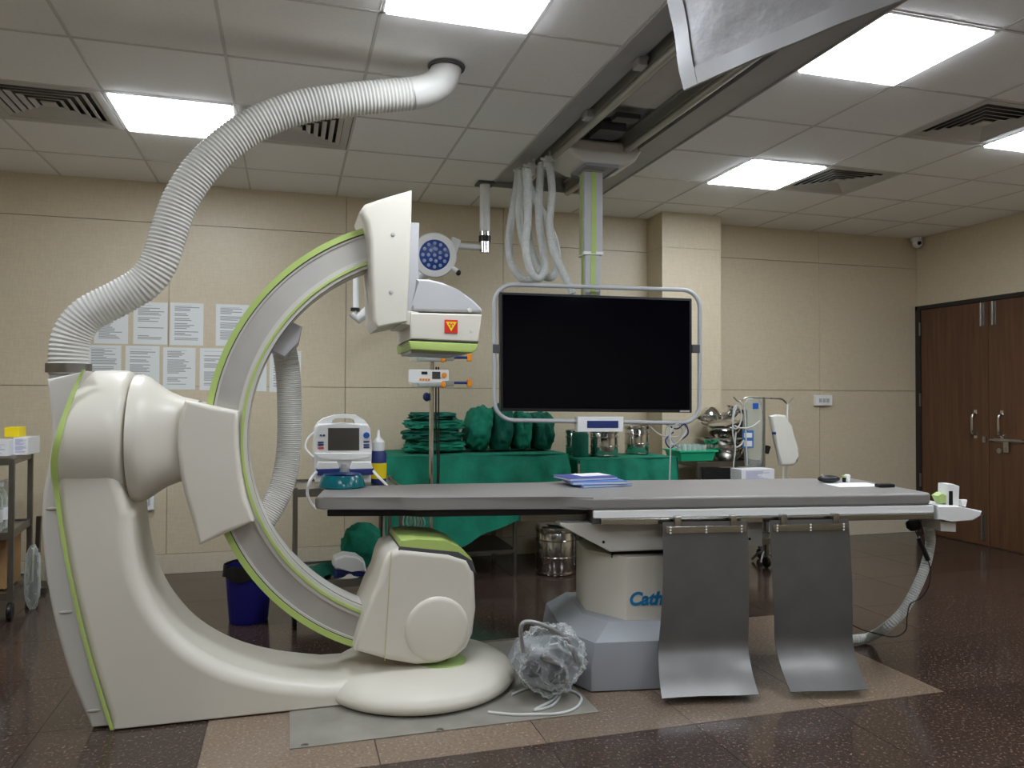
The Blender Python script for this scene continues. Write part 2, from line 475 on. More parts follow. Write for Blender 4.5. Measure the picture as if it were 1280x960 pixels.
# ceiling: slab, lay-in grid, tiles
cl = MB().bb(XL, XR, YF, YB, ZC+.16, ZC+.2).build('ceiling', mat('plenum_grey', (120, 118, 116), .8))
struct(cl, 'suspended ceiling of pale square tiles in a thin grid', 'ceiling')
TX0, TX1 = 1.335, 2.165
xl = [-.273+.6*k for k in range(-5, 3)] + [TX0]
xr = [TX1, 2.72, 3.285, 3.85, 4.415, 4.98, XR]
yl = [YB] + [5.22-.57*k for k in range(0, 14)]
LIGHTS = {(-.873, 4.08): 'between two air diffusers, left end of the ceiling', (.327, 2.37): 'at the top edge beside the hose outlet', (2.165, 2.37): 'large in view beside the ceiling rail tray',
          (2.72, 4.08): 'beside the diffuser above the wall pillar', (3.85, 2.94): 'beyond the right edge of the view', (-2.073, 2.37): 'added as unseen fill beyond the left edge of the view',  # left-edge panel is unseen, added to help light the gantry
          (-.873, .66): 'added as unseen fill behind the camera, left side', (2.72, .66): 'added as unseen fill behind the camera, right side', (.327, -1.05): 'added as unseen fill far behind the camera, left of middle', (2.165, -1.05): 'added as unseen fill far behind the camera, right of middle'}  # unseen panels added behind the camera as frontal fill
VENTS = {(-1.473, 4.08): 'left of the ceiling light over the notices', (-.273, 4.08): 'behind the big grey hose', (3.285, 2.94): 'nearest the right edge', (3.285, 4.08): 'beside the light above the pillar'}
def near(a, D):
    for k in D:
        if abs(k[0]-a[0]) < .02 and abs(k[1]-a[1]) < .02: return k
tile_mesh = None
gb = []
for xs in (xl, xr):
    for x in xs:
        if x in (XR,): continue
        gb.append((x-.006, x+.006, yl[-1], YB))
    for y in yl[1:]:
        gb.append((xs[0], xs[-1], y-.006, y+.006))
for (a, b, c, d) in gb:
    MB().bb(a, b, c, d, ZC, ZC+.03).build('grid_bar', gridm, cl, smooth=False)
for xs in (xl, xr):
    for xa, xb in zip(xs, xs[1:]):
        for yb_, ya in zip(yl, yl[1:]):
            if near((xa, ya), LIGHTS) or near((xa, ya), VENTS): continue
            if tile_mesh is None:
                o = MB().box((0, 0, .008), (1, 1, .016)).build('tile', tilem, cl, smooth=False); tile_mesh = o.data
            else:
                o = bpy.data.objects.new('tile', tile_mesh); COL.objects.link(o); o.parent = cl
            o.location = ((xa+xb)/2, (ya+yb_)/2, ZC+.003); o.scale = (xb-xa-.014, yb_-ya-.014, 1)
MB().bb(TX0, TX1, 5.16, YB, ZC+.004, ZC+.02).build('tile', tilem, cl, smooth=False)
MB().bb(XL, XR, YF, yl[-1], ZC, ZC+.03).build('tile', tilem, cl, smooth=False)
def cell(k, xs):
    i = [n for n, v in enumerate(xs) if abs(v-k[0]) < .02][0]
    return xs[i], xs[i+1], k[1], k[1]+.57
for k, where in LIGHTS.items():
    a, b, c, d = cell(k, xl if k[0] < TX0 else xr)
    t = thing('ceiling_light', 'square white LED panel light ' + where, 'ceiling light', ((a+b)/2, (c+d)/2, ZC), group='LED ceiling panels')
    hx, hy = (b-a)/2, (d-c)/2
    f = MB()
    for sx in (-1, 1):
        f.box((sx*(hx-.014), 0, .004), (.01, 2*hy-.02, .016)); f.box((0, sx*(hy-.014), .004), (2*hx-.02, .01, .016))
    f.build('frame', white, t, smooth=False)
    MB().box((0, 0, -.001), (2*hx-.04, 2*hy-.04, .02)).build('diffuser', lampm, t, smooth=False)
for k, where in VENTS.items():
    a, b, c, d = cell(k, xl if k[0] < TX0 else xr)
    t = thing('air_diffuser', 'square grey louvred ceiling air diffuser ' + where, 'air vent', ((a+b)/2, (c+d)/2, ZC), group='ceiling air diffusers')
    hx, hy = (b-a)/2-.012, (d-c)/2-.012
    def ring(mb, h0, z0, h1, z1, th=.004):
        v = []
        for (hh, z) in ((h0, z0), (h1, z1), (h1, z1+th), (h0, z0+th)):
            q = hh/1.
            for sx, sy in ((-1, -1), (1, -1), (1, 1), (-1, 1)): v.append((sx*hx*q, sy*hy*q, z))
        fs = []
        for L0 in range(4):
            L1 = (L0+1) % 4
            for i in range(4): fs.append((L0*4+i, L0*4+(i+1) % 4, L1*4+(i+1) % 4, L1*4+i))
        mb.faces(v, fs)
    f = MB(); ring(f, 1., .0, .86, .0, .012); f.build('frame', ventm, t, smooth=False)
    for q in range(5):
        f = MB(); h0 = .87-.145*q; ring(f, h0-.02, .002, h0-.10, .012, .003); f.build('louvre', ventm, t, smooth=False)
    MB().box((0, 0, .006), (hx*.24, hy*.24, .008), .002).build('centre_plate', ventm, t)
    f = MB().box((0, 0, .075), (2*hx*.95, 2*hy*.95, .004))
    for sx in (-1, 1): f.box((sx*hx*.9, 0, .044), (.004, 2*hy*.9, .06)); f.box((0, sx*hy*.9, .044), (2*hx*.9, .004, .06))
    f.build('duct_box', darkgrey, t, smooth=False)
# walls
wb = MB().bb(XL-.1, XR+.1, YB, YB+.12, -.06, ZC+.2).build('wall_back', jointm)
struct(wb, 'beige panelled back wall with thin joints', 'wall')
zs = [.135, 1.292, 2.42, ZC+.03]
for xs in ([XL, -2.0, -.8, .4, 1.6, 2.84], [3.35, 4.507, XR]):
    for a, b in zip(xs, xs[1:]):
        for c, d in zip(zs, zs[1:]):
            MB().bb(a+.002, b-.002, YB-.012, YB+.002, c+.002, d-.002).build('panel', wallm, wb, smooth=False)
wr = MB().bb(XR, XR+.12, YF, YB, -.06, ZC+.2).build('wall_right', jointm)
struct(wr, 'beige panelled right wall around the brown double doors', 'wall')
DY0, DY1, DZ = 4.25, 5.725, 2.035
for (a, b, c, d) in ((DY0, YB-.014, DZ, ZC+.03), (3.05, DY0, .135, 1.292), (3.05, DY0, 1.292, ZC+.03), (1.85, 3.05, .135, ZC+.03), (.6, 1.85, .135, ZC+.03), (YF, .6, .135, ZC+.03)):
    MB().bb(XR-.012, XR+.002, a+.002, b-.002, c+.002, d-.002).build('panel', wallm, wr, smooth=False)
struct(MB().bb(XL-.12, XL, YF, YB, -.06, ZC+.2).build('wall_left', wallm), 'plain beige left wall out of view', 'wall')
struct(MB().bb(XL-.1, XR+.1, YF-.12, YF, -.06, ZC+.2).build('wall_front', wallm), 'plain beige wall behind the camera', 'wall')
pil = MB().bb(2.84, 3.35, 5.493, YB, -.002, ZC+.03).build('wall_pillar', jointm)
struct(pil, 'beige clad square pillar standing out from the back wall', 'pillar')
for c, d in zip(zs, zs[1:]):
    MB().bb(2.832, 3.357, 5.484, 5.494, c+.001, d-.001).build('panel', wallm, pil, smooth=False)
    MB().bb(2.832, 2.841, 5.494, YB-.013, c+.001, d-.001).build('panel', wallm, pil, smooth=False)
    MB().bb(3.349, 3.357, 5.494, YB-.013, c+.001, d-.001).build('panel', wallm, pil, smooth=False)
MB().bb(2.828, 3.361, 5.478, YB-.013, 0, .133).build('skirting', skirtm, pil, smooth=False)
for a, b in ((XL, 2.826), (3.363, XR-.002)):
    struct(MB().bb(a, b, YB-.02, YB-.0005, 0, .133, .003).build('baseboard_back', skirtm), 'beige skirting along the back wall ' + ('left' if a < 0 else 'right') + ' of the pillar', 'skirting')
struct(MB().bb(XR-.02, XR-.0005, YF, DY0-.06, 0, .133, .003).build('baseboard_right', skirtm), 'beige skirting on the right wall', 'skirting')
# doors
fr = MB(); fr.bb(XR-.03, XR, DY1-.0, DY1+.026, 0, DZ+.03); fr.bb(XR-.03, XR, DY1-.03, DY1, 0, DZ); fr.bb(XR-.03, XR, DY0, DY1+.026, DZ, DZ+.035); fr.bb(XR-.03, XR, DY0-.05, DY0, 0, DZ+.03)
struct(fr.build('trim_1', framem, smooth=False), 'dark metal frame around the brown double doors', 'door frame')
seam = 4.99
def bolt(parent, y, z0, z1):
    b = W(); b.bb(XR-.028, XR-.02, y-.022, y+.022, z0, z1, .002); b.cyl((XR-.036, y, z0), (XR-.036, y, z1+.0), .008, 8); b.cyl((XR-.05, y, z0+.05), (XR-.03, y, z0+.05), .006, 8)
    return b.build('tower_bolt', steel, parent)
def pull(parent, y, z):
    b = W(); b.tube(spline([(XR-.02, y, z-.085), (XR-.055, y, z-.075), (XR-.06, y, z), (XR-.055, y, z+.075), (XR-.02, y, z+.085)], 6), .012, 10)
    for q in (-1, 1): b.box((XR-.023, y, z+q*.1), (.006, .032, .04), .003)
    return b.build('pull_handle', chrome, parent)
for n, (a, b) in enumerate(((seam+.003, DY1-.032), (DY0+.003, seam-.003))):
    d = thing('door_%d' % (n+1), 'brown wooden door leaf %s' % ('nearer the wall corner, hinged on the dark frame' if n == 0 else 'at the right edge of the view with the slide latch'), 'door', (XR-.01, (a+b)/2, .006)); d['kind'] = 'structure'
    E('leaf', woodm, d, lambda q: q.bb(XR-.02, XR-.001, a, b, .008, DZ-.004, .002))
    s_ = 1 if n == 0 else -1
    bolt(d, seam+s_*.055, 1.83, DZ-.01); bolt(d, seam+s_*.055, .05, .26) if n == 0 else None
    pull(d, seam+s_*.125, 1.01)
    if n == 0:
        for z in (.42, 1.15, 1.8): E('hinge', steeld, d, lambda q: q.cyl((XR-.03, b+.005, z), (XR-.03, b+.005, z+.12), .009, 8))
        E('latch_staple', steel, d, lambda q: (q.box((XR-.026, seam+.04, .885), (.012, .03, .05), .003)))
    else:
        l = E('slide_latch', steel, d, lambda q: (q.cyl((XR-.034, seam-.02, .885), (XR-.034, seam-.34, .885), .009, 10), q.box((XR-.025, seam-.17, .885), (.01, .25, .03), .003)))
        E('hasp', steel, d, lambda q: q.box((XR-.034, seam-.17, .84), (.01, .05, .1), .004))
        E('lock_plate', steel, d, lambda q: q.cyl((XR-.03, seam-.1, .8), (XR-.02, seam-.1, .8), .022, 14))

# ================================================================== CEILING RAIL TRAY
t = thing('ceiling_rail_track', 'grey recessed ceiling track with two long rails carrying the monitor carriage', 'ceiling track', (1.75, 5.1, ZC))
YT = 5.15
E('tray_pan', trackm, t, lambda b: b.bb(TX0+.01, TX1-.01, YF+.1, YT, ZC+.09, ZC+.11))
E('tray_flange', trackm, t, lambda b: (b.bb(TX0+.004, TX0+.012, YF+.1, YT, ZC-.006, ZC+.11), b.bb(TX0+.012, TX0+.155, YF+.1, YT, ZC+.03, ZC+.036)))
E('tray_end', trackm, t, lambda b: b.bb(TX0+.004, TX1-.004, YT, YT+.008, ZC-.006, ZC+.11))
E('side_beam', trackm, t, lambda b: (b.bb(TX1-.19, TX1-.004, YF+.1, YT, ZC-.006, ZC+.10, .004), b.bb(TX1-.012, TX1-.002, YF+.1, YT, ZC-.014, ZC+.02)))
for x in (1.54, 1.90):
    E('rail', railm, t, lambda b: (b.bb(x-.022, x+.022, YF+.1, YT-.02, ZC+.0, ZC+.09, .004), b.cyl((x, YF+.1, ZC-.012), (x, YT-.02, ZC-.012), .022, 14), b.bb(x-.04, x+.04, YF+.1, YT-.02, ZC+.055, ZC+.062)))
E('centre_panel', mat('rail_cover_grey', (176, 172, 168), .5), t, lambda b: b.bb(1.62, 1.82, YF+.1, 3.6, ZC+.03, ZC+.04))
for px, py in ((800, 84), (735, 148)):
    c = PZ(px, py, ZC-.005)
    E('rail_clamp', greyp, t, lambda b: (b.box((c.x, c.y, ZC+.01), (.045, .07, .04), .006), b.cyl((c.x+.01, c.y-.045, ZC+.02), (c.x+.01, c.y-.025, ZC+.02), .012, 8)))

# ================================================================== C-ARM GANTRY
YC = 3.34; ZI = 1.055; XI = .61
g = thing('c_arm_gantry', 'large cream x-ray C-arm gantry with lime green trim on its floor base', 'x-ray machine', (-.3, YC, 0))
# green line and left silhouette on the front plane
YFc = 3.115
gl_px = [(105, 462), (97, 478), (84, 512), (73, 548), (68, 580), (71, 615), (77, 660), (86, 712), (100, 775), (118, 842), (140, 913)]
ZH = 1.062
def yhead(z):
    r2 = .262**2-(z-ZH)**2
    return YC-math.sqrt(r2) if r2 > 0 else YC
def hit(px, py):
    """point on the column front / head cylinder"""
    y = YFc
    for _ in range(12):
        P = PY(px, py, y); y = min(YFc, yhead(P.z)) if P.z > .8 else YFc
        if P.z > 1.25: y = max(y, 3.13)
    return PY(px, py, y)
gl = [hit(*q) for q in gl_px]; gl[-1].z = .008
gld = spline(gl, 4)
def xg(z):
    for a, b in zip(gl, gl[1:]):
        if b.z <= z <= a.z: return a.x+(b.x-a.x)*(a.z-z)/(a.z-b.z)
    return gl[0].x if z > gl[0].z else gl[-1].x
XS = -.583           # seam between the column head and the turning arm
def head(b):
    n = 56; prof = [(0., .262), (.3, .264), (.62, .264), (.8, .263), (.9, .259), (.96, .250), (1., .236), (1., .19), (1., .02)]
    rows = []
    for k in range(n):
        a = 2*math.pi*k/n; row = []
        for (u, r) in prof:
            z = ZH+r*math.sin(a); y = YC-r*math.cos(a)
            x0 = xg(min(max(z, .79), 1.32)); x = x0+(XS-x0)*u
            row.append(b.bm.verts.new((x, y, z)))
        rows.append(row)
    for k in range(n):
        p, q = rows[k], rows[(k+1) % n]
        for i in range(len(prof)-1): b.bm.faces.new((p[i], p[i+1], q[i+1], q[i]))
    b.bm.faces.new([r[0] for r in rows])
# column: prism outline (x,z)
inner_px = [(178, 640), (184, 684), (197, 722), (218, 756), (248, 786), (292, 810), (345, 824), (402, 830)]
inn = spline([PY(px, py, 3.36) for px, py in inner_px], 4)
colpoly = [(q.x, q.z) for q in gld if q.z < 1.16]
colpoly[0:0] = []
colpoly = colpoly[::1]
bot = colpoly[-1]
colpoly = [p for p in colpoly if p[1] > .03] + [(bot[0]+.004, .005), (.3, .005), (.5, .012), (.5, .085), (.3, .088)] + [(q.x, max(q.z, .088)) for q in inn[::-1]] + [(inn[0].x-.002, .785), (XS+.012, .80), (XS-.02, .95), (XS-.03, 1.16)]
nL = len([p for p in gld if p.z < 1.16 and p.z > .03])
crad = [.03]*nL + [.008, .008, .01, .04, .05] + [.055]*len(inn) + [.045, .03, .04, .04]
E('column', cream, g, lambda b: b.loft(colpoly, crad, YFc, 3.53), ang=50)
E('column_head', cream, g, head, ang=50)
# left cover
left_px = [(62, 474), (68, 530), (66, 570), (58, 612), (56, 650), (60, 705), (70, 765), (90, 838), (118, 906)]
lc = spline([PY(px, py, 3.2) for px, py in left_px], 3)
covpoly = [(p.x, p.z) for p in lc] + [(xg(z)+(.03 if z < 1 else .0), z) for z in (.03, .15, .3, .45, .6, .75, .9, 1.05, 1.2)] + [(gl[0].x, gl[0].z-.004)]
covpoly[len(lc)-1] = (lc[-1].x, .008); covpoly[len(lc)] = (covpoly[len(lc)][0], .008)
cov = E('back_cover', creamd, g, lambda b: b.loft(covpoly, [.018]*(len(lc)-1)+[.006]+[.006]+[.012]*(len(covpoly)-len(lc)-1), 3.155, 3.51, 4), ang=50)
for px, py in ((66, 636), (82, 765), (117, 888)):
    q = PY(px, py, 3.16)
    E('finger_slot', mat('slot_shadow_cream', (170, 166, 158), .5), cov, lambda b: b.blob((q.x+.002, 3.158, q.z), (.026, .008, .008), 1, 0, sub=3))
def ribbon(b):
    L = len(gl); wd = [.008, .010, .016, .021, .022, .016, .011, .010, .010, .010, .010]
    v = []; f = []
    dense = spline(gl, 6); n = len(dense)
    for i, p in enumerate(dense):
        w_ = wd[min(L-1, i//6)]*(1-(i % 6)/6)+wd[min(L-1, i//6+1)]*(i % 6)/6
        y = p.y-.006
        v += [(p.x-w_/2, y+.01, p.z), (p.x-w_/2, y, p.z), (p.x+w_/2, y, p.z), (p.x+w_/2, y+.012, p.z)]
        if i:
            a = (i-1)*4; c = i*4
            f += [(a+k, a+k+1, c+k+1, c+k) for k in range(3)]
    b.faces(v, f)
E('green_trim', lime, g, ribbon)
# base disc
bd = E('base_disc', cream, g, lambda b: b.lathe([(0, .107), (.2, .106), (.28, .102), (.33, .095), (.37, .083), (.397, .066), (.412, .046), (.415, .03), (.405, .014), (.385, .010), (0, .010)], (.55, 3.315, 0), n=64), ang=60)
E('green_spot', limed, bd, lambda b: b.lathe([(0, .0085), (.105, .0075), (.107, 0)], (.635, 3.235, .0995), n=40))
E('base_gap_shade', blackm, bd, lambda b: b.lathe([(0, .002), (.38, .002), (.39, .006), (.39, .014), (0, .014)], (.55, 3.315, 0), n=48))  # black ring stands in for the shaded gap under the disc
q = PZ(565, 856, .08); E('cover_screw', greyp, bd, lambda b: b.lathe([(0, .006), (.012, .005), (.014, 0)], (q.x, q.y, .078), n=16))
# rotating arm: flare + holder
def flare(b):
    n = 48
    st = [(XS+.006, .0), (XS+.03, 0.), (XS+.05, .08), (XS+.08, .32), (XS+.12, .62), (XS+.17, .85), (XS+.24, 1.)]
    rows = []
    for k in range(n):
        a = 2*math.pi*k/n; ca, sa = math.cos(a), math.sin(a); row = []
        row.append(b.bm.verts.new((XS+.004, YC-.22*ca, ZI+.004+.22*sa)))
        for (x, t_) in st:
            r = .252
            cx, cz = -r*ca, r*sa
            e = .55
            rx, rz = -math.copysign(abs(ca)**e, ca)*.135, math.copysign(abs(sa)**e, sa)*.155
            row.append(b.bm.verts.new((x, YC+cx*(1-t_)+rx*t_, ZI+.004+cz*(1-t_)+(rz-.006)*t_)))
        rows.append(row)
    for k in range(n):
        p, q2 = rows[k], rows[(k+1) % n]
        for i in range(len(p)-1): b.bm.faces.new((p[i], p[i+1], q2[i+1], q2[i]))
    b.bm.faces.new([r[0] for r in rows]); b.bm.faces.new([r[-1] for r in rows])
arm = E('turning_arm', cream, g, flare, ang=60)
hp = [PY(px, py, 3.17) for px, py in [(231, 500), (265, 507), (298, 514), (297, 535), (298, 560), (302, 595), (308, 625), (317, 652), (285, 666), (249, 682), (240, 650), (231, 620), (225, 595), (221, 560), (223, 530)]]
E('arc_holder', cream, g, lambda b: b.loft([(q.x, q.z) for q in hp], [.02]*len(hp), 3.165, 3.50, 4), ang=50)
# the arc
RO, RI = .925, .78
A0, A1 = R(104), R(248)
def arcband(b, r0, r1, y0, y1, a0=A0, a1=A1, n=60):
    v = []; f = []
    for i in range(n+1):
        a = a0+(a1-a0)*i/n; c, s_ = math.cos(a), math.sin(a)
        for (r, y) in ((r0, y0), (r1, y0), (r1, y1), (r0, y1)): v.append((XI+r*c, y, ZI+r*s_))
        if i:
            p = (i-1)*4; q2 = i*4
            for k in range(4): f.append((p+k, p+(k+1) % 4, q2+(k+1) % 4, q2+k))
    f += [(0, 1, 2, 3), (n*4+3, n*4+2, n*4+1, n*4)]
    b.faces(v, f)
arc = E('c_arc', creamd, g, lambda b: (arcband(b, RI+.02, RO-.02, 3.262, 3.42), arcband(b, RI-.012, RI+.03, 3.246, 3.43), arcband(b, RO-.03, RO+.004, 3.246, 3.43)))
E('arc_face', alum, arc, lambda b: arcband(b, RI+.028, RO-.028, 3.252, 3.266))
E('green_edge', lime, arc, lambda b: arcband(b, RO-.018, RO+.005, 3.238, 3.25))
E('green_edge', lime, arc, lambda b: arcband(b, RI+.002, RI+.012, 3.238, 3.25))
E('rim_line', darkgrey, arc, lambda b: (arcband(b, RO-.0215, RO-.018, 3.243, 3.25), arcband(b, RI-.0125, RI-.009, 3.27, 3.285)))
# cable box on the arc and its hose
cb_ = [PY(px, py, 3.33) for px, py in [(352, 396), (378, 408), (374, 428), (356, 447), (331, 434), (345, 408)]]
E('cable_box', greyp, g, lambda b: b.prism([(q.x, q.z) for q in cb_], 3.33, 3.56, .012, 2))
hp_ = spline([PY(px, py, y) for px, py, y in [(352, 425, 3.5), (357, 445, 3.5), (361, 480, 3.5), (362, 530, 3.5), (360, 570, 3.5), (353, 605, 3.48), (341, 632, 3.46), (325, 655, 3.44), (305, 672, 3.42), (290, 676, 3.41)]], 10)
hp_ = resample(hp_, .0045)
E('arc_hose', hosem, g, lambda b: b.tube(hp_, lambda i: .05+(.004 if i % 2 else 0), 18), ang=20)
# detector housing
def poly(px, y): return [(PY(a, c, y).x, PY(a, c, y).z) for a, c in px]
dh = E('detector_housing', cream, g, lambda b: b.loft(poly([(449, 266), (456, 256), (485, 247), (514, 239), (513, 290), (511, 340), (508, 402), (490, 407), (471, 411), (465, 400), (463, 350), (460, 300), (455, 280)], 3.17), [.03, .02, .008, .006, .006, .006, .006, .012, .015, .02, .02, .025, .03], 3.15, 3.46, 4), ang=50)
for px, py in ((491, 293), (489, 365)):
    q = PY(px, py, 3.15); E('screw_cap', greyp, dh, lambda b: b.lathe([(0, -.006), (.007, -.005), (.009, 0.002)], (q.x, 3.15, q.z), 'Y', 14))
E('lift_plate', greyp, g, lambda b: b.prism(poly([(511, 278), (524, 279), (522, 390), (508, 390)], 3.19), 3.18, 3.5, .006, 2))
E('lift_foot', cream, g, lambda b: b.prism(poly([(505, 388), (523, 390), (521, 407), (500, 406)], 3.17), 3.165, 3.5, .006, 2))
db = E('detector_hood', greyp, g, lambda b: b.prism(poly([(520, 349), (535, 349), (552, 353), (572, 362), (590, 374), (602, 386), (602, 391), (512, 389), (518, 380)], 3.18), 3.17, 3.53, .012, 3), ang=50)
dx = E('detector_box', cream, g, lambda b: b.prism(poly([(513, 391), (602, 393), (598, 428), (512, 424)], 3.165), 3.155, 3.55, .008, 3))
E('detector_gap', darkgrey, dx, lambda b: b.prism(poly([(513, 423), (597, 427), (597, 431), (513, 427)], 3.17), 3.165, 3.54))
E('green_rim', lime, dx, lambda b: b.prism(poly([(511, 426), (598, 430), (595, 438), (590, 441), (513, 437)], 3.16), 3.155, 3.55, .006, 2))
E('detector_window', greyp, dx, lambda b: b.prism(poly([(514, 437), (588, 440), (575, 444), (514, 441)], 3.2), 3.2, 3.5))
q = PY(564, 408, 3.15)
sg = E('warning_sign', red, dx, lambda b: b.bb(q.x-.028, q.x+.028, 3.151, 3.156, q.z-.028, q.z+.028, .001))
E('warning_triangle', yellow, sg, lambda b: b.prism([(q.x-.023, q.z+.019), (q.x+.023, q.z+.019), (q.x, q.z-.021)], 3.149, 3.152))
E('warning_mark', red, sg, lambda b: (b.lathe([(0, -.001), (.004, -.001), (.004, .001)], (q.x, 3.149, q.z+.006), 'Y', 10), [b.prism([(q.x+.006*math.cos(a-.4), q.z+.006+.006*math.sin(a-.4)), (q.x+.012*math.cos(a-.5), q.z+.006+.012*math.sin(a-.5)), (q.x+.012*math.cos(a+.5), q.z+.006+.012*math.sin(a+.5)), (q.x+.006*math.cos(a+.4), q.z+.006+.006*math.sin(a+.4))], 3.148, 3.15) for a in (R(30), R(150), R(270))]))
for px, py in ((587, 388), (589, 414)):
    q = PY(px, py, 3.16); E('screw_cap', creamd, dx, lambda b: b.lathe([(0, -.005), (.008, -.004), (.01, 0.004)], (q.x, 3.158, q.z), 'Y', 14))
# tube housing
tpx = [(442, 812), (448, 790), (455, 767), (465, 742), (474, 722), (478, 705), (484, 691), (500, 684), (560, 690), (584, 698), (593, 715), (595, 760), (591, 792), (583, 810), (570, 821), (548, 829), (520, 831), (485, 825)]
th = E('tube_housing', cream, g, lambda b: b.loft(poly(tpx, 3.165), [.02]*4+[.03]*14, 3.15, 3.52, 5), ang=50)
c = PY(546, 786, 3.15)
E('round_cap', cream, th, lambda b: b.lathe([(0, -.012), (.115, -.012), (.128, -.008), (.136, .004), (.136, .02)], (c.x, 3.15, c.z), 'Y', 48), ang=60)
E('grey_band', darkgrey, th, lambda b: b.prism(poly([(497, 689), (499, 682), (572, 689), (590, 700), (594, 716), (588, 712), (570, 697)], 3.17), 3.158, 3.53, .004, 2))
E('green_cap', lime, th, lambda b: b.prism(poly([(499, 690), (499, 681), (501, 675), (520, 673), (555, 675), (575, 683), (588, 697), (594, 716), (590, 705), (572, 693)], 3.18), 3.16, 3.50, .012, 3), ang=50)
s0 = PY(481, 826, 3.148); s1 = PY(489, 690, 3.148)
E('seam_line', mat('olive_seam', (190, 186, 130), .5), th, lambda b: b.tube([s0, s1], .0016, 6))
# ================================================================== CEILING HOSE
hs = thing('ceiling_cable_hose', 'thick grey corrugated hose curving from the gantry top up into the ceiling', 'hose', (-.78, YC, 1.3))
hpts = [(86, 468), (86, 440), (92, 415), (112, 392), (150, 372), (182, 352), (200, 325), (211, 290), (226, 250), (251, 212), (286, 178), (330, 150), (380, 133), (430, 125), (480, 120), (515, 117)]
pth = resample(spline([PY(a, b_, YC) for a, b_ in hpts], 12), .008)
E('corrugated_tube', hosem, hs, lambda b: b.tube(pth, lambda i: .066+(.005 if i % 2 else 0), 24), ang=20)
p0 = pth[-1]
E('smooth_elbow', hosem, hs, lambda b: b.tube(spline([p0, PY(532, 113, YC), PY(546, 106, YC), PY(555, 95, YC), (PY(558, 85, YC).x, YC, ZC-.002)], 8), .068, 24))
E('hose_clamp', steeld, hs, lambda b: b.lathe([(.066, 0), (.08, 0), (.08, .035), (.066, .035)], PY(86, 466, YC), 'Z', 28))
E('hose_socket', greyp, hs, lambda b: b.prism(poly([(62, 478), (61, 434), (105, 430), (107, 466)], 3.42), 3.415, 3.43, .003, 2))
E('ceiling_collar', darkgrey, hs, lambda b: b.lathe([(.06, -.012), (.08, -.012), (.084, -.001)], (PY(558, 85, YC).x, YC, ZC), n=28))

# ================================================================== PATIENT TABLE
TA = R(-9.)
T = thing('patient_table', 'long x-ray patient table with grey padded top on a white pedestal', 'examination table', (1.23, 3.03, 0), TA)
e1 = Vector((math.cos(TA), math.sin(TA), 0)); e2 = Vector((-math.sin(TA), math.cos(TA), 0)); T0 = Vector((1.23, 3.03, 0))
def TP(u, v, z): return T0+e1*u+e2*v+Vector((0, 0, z))
def TL(px, py, v):
    """pixel -> (u, z) in the table's vertical plane at offset v"""
    d = ray(px, py); t_ = (T0+e2*v).dot(e2)/d.dot(e2); P = Vector((0, 0, H))+d*t_; return ((P-T0).dot(e1), P.z)
ur = TL(1168, 622, 0)[0]; ul = TL(393, 630, .13)[0]; uh = TL(500, 630, .13)[0]; uh2 = TL(522, 630, .07)[0]; un = TL(700, 630, .07)[0]; un2 = TL(742, 630, 0)[0]
ZT = .80
V1 = .665
padpoly = [(ul, .16), (ul+.03, .125), (uh, .12), (uh2, .07), (un, .07), (un2, 0), (ur-.03, 0), (ur, .03), (ur, V1-.03), (ur-.03, V1), (un2, V1), (un, V1-.07), (uh2, V1-.07), (uh, V1-.12), (ul+.03, V1-.125), (ul, V1-.16)]
pad = MB().prism(padpoly, ZT-.052, ZT, .012, 3, 'XY').build('mattress', vinyl, T, ang=50)
shr = [(u*.995+.003, min(max(v, .03), V1-.03)) for u, v in padpoly]
MB().prism([(ul+.05, .16), (uh+.02, .15), (uh2+.02, .10), (un2+.02, .10), (un2+.02, V1-.10), (uh2, V1-.10), (uh, V1-.15), (ul+.05, V1-.16)], ZT-.085, ZT-.0535, .006, 2, 'XY').build('carbon_top', black, T)
MB().bb(un2-.0, ur-.005, .012, V1-.012, ZT-.112, ZT-.0535).build('table_frame', darkgrey, T)
for v in (0, V1-.02):
    MB().bb(un2, ur, v, v+.022, ZT-.088, ZT-.0535, .006).build('side_rail', white, T)
    MB().bb(un2+.03, ur-.01, v-.012, v+.012, ZT-.114, ZT-.0885, .003).build('accessory_rail', chrome, T)
ub = TL(650, 652, .16)[0]
MB().bb(ub, un2+.16, .14, .19, ZT-.118, ZT-.088, .003).build('slide_rail', steeld, T)
MB().bb(ub, un2+.16, V1-.19, V1-.14, ZT-.118, ZT-.088, .003).build('slide_rail', steeld, T)
# carriage under the top
uc0 = TL(735, 670, .06)[0]; uc1 = TL(955, 670, .06)[0]
MB().prism([(uc0-.12, .672), (uc0+.02, .60), (uc0+.1, .555), (uc1, .565), (uc1, .68), (uc0-.12, .685)], .07, V1-.07, .008, 2).build('carriage', creamd, T)
MB().bb(uc0+.12, uc1-.1, .12, V1-.12, .52, .558).build('carriage_gap', blackm, T)
q = TL(755, 678, .06); MB().lathe([(0, -.003), (.006, -.003), (.006, .003)], (q[0], .069, q[1]), 'Y', 10).build('bolt_hole', black, T)
q = TL(938, 674, .06); MB().lathe([(0, -.003), (.006, -.003), (.006, .003)], (q[0], .069, q[1]), 'Y', 10).build('bolt_hole', black, T)
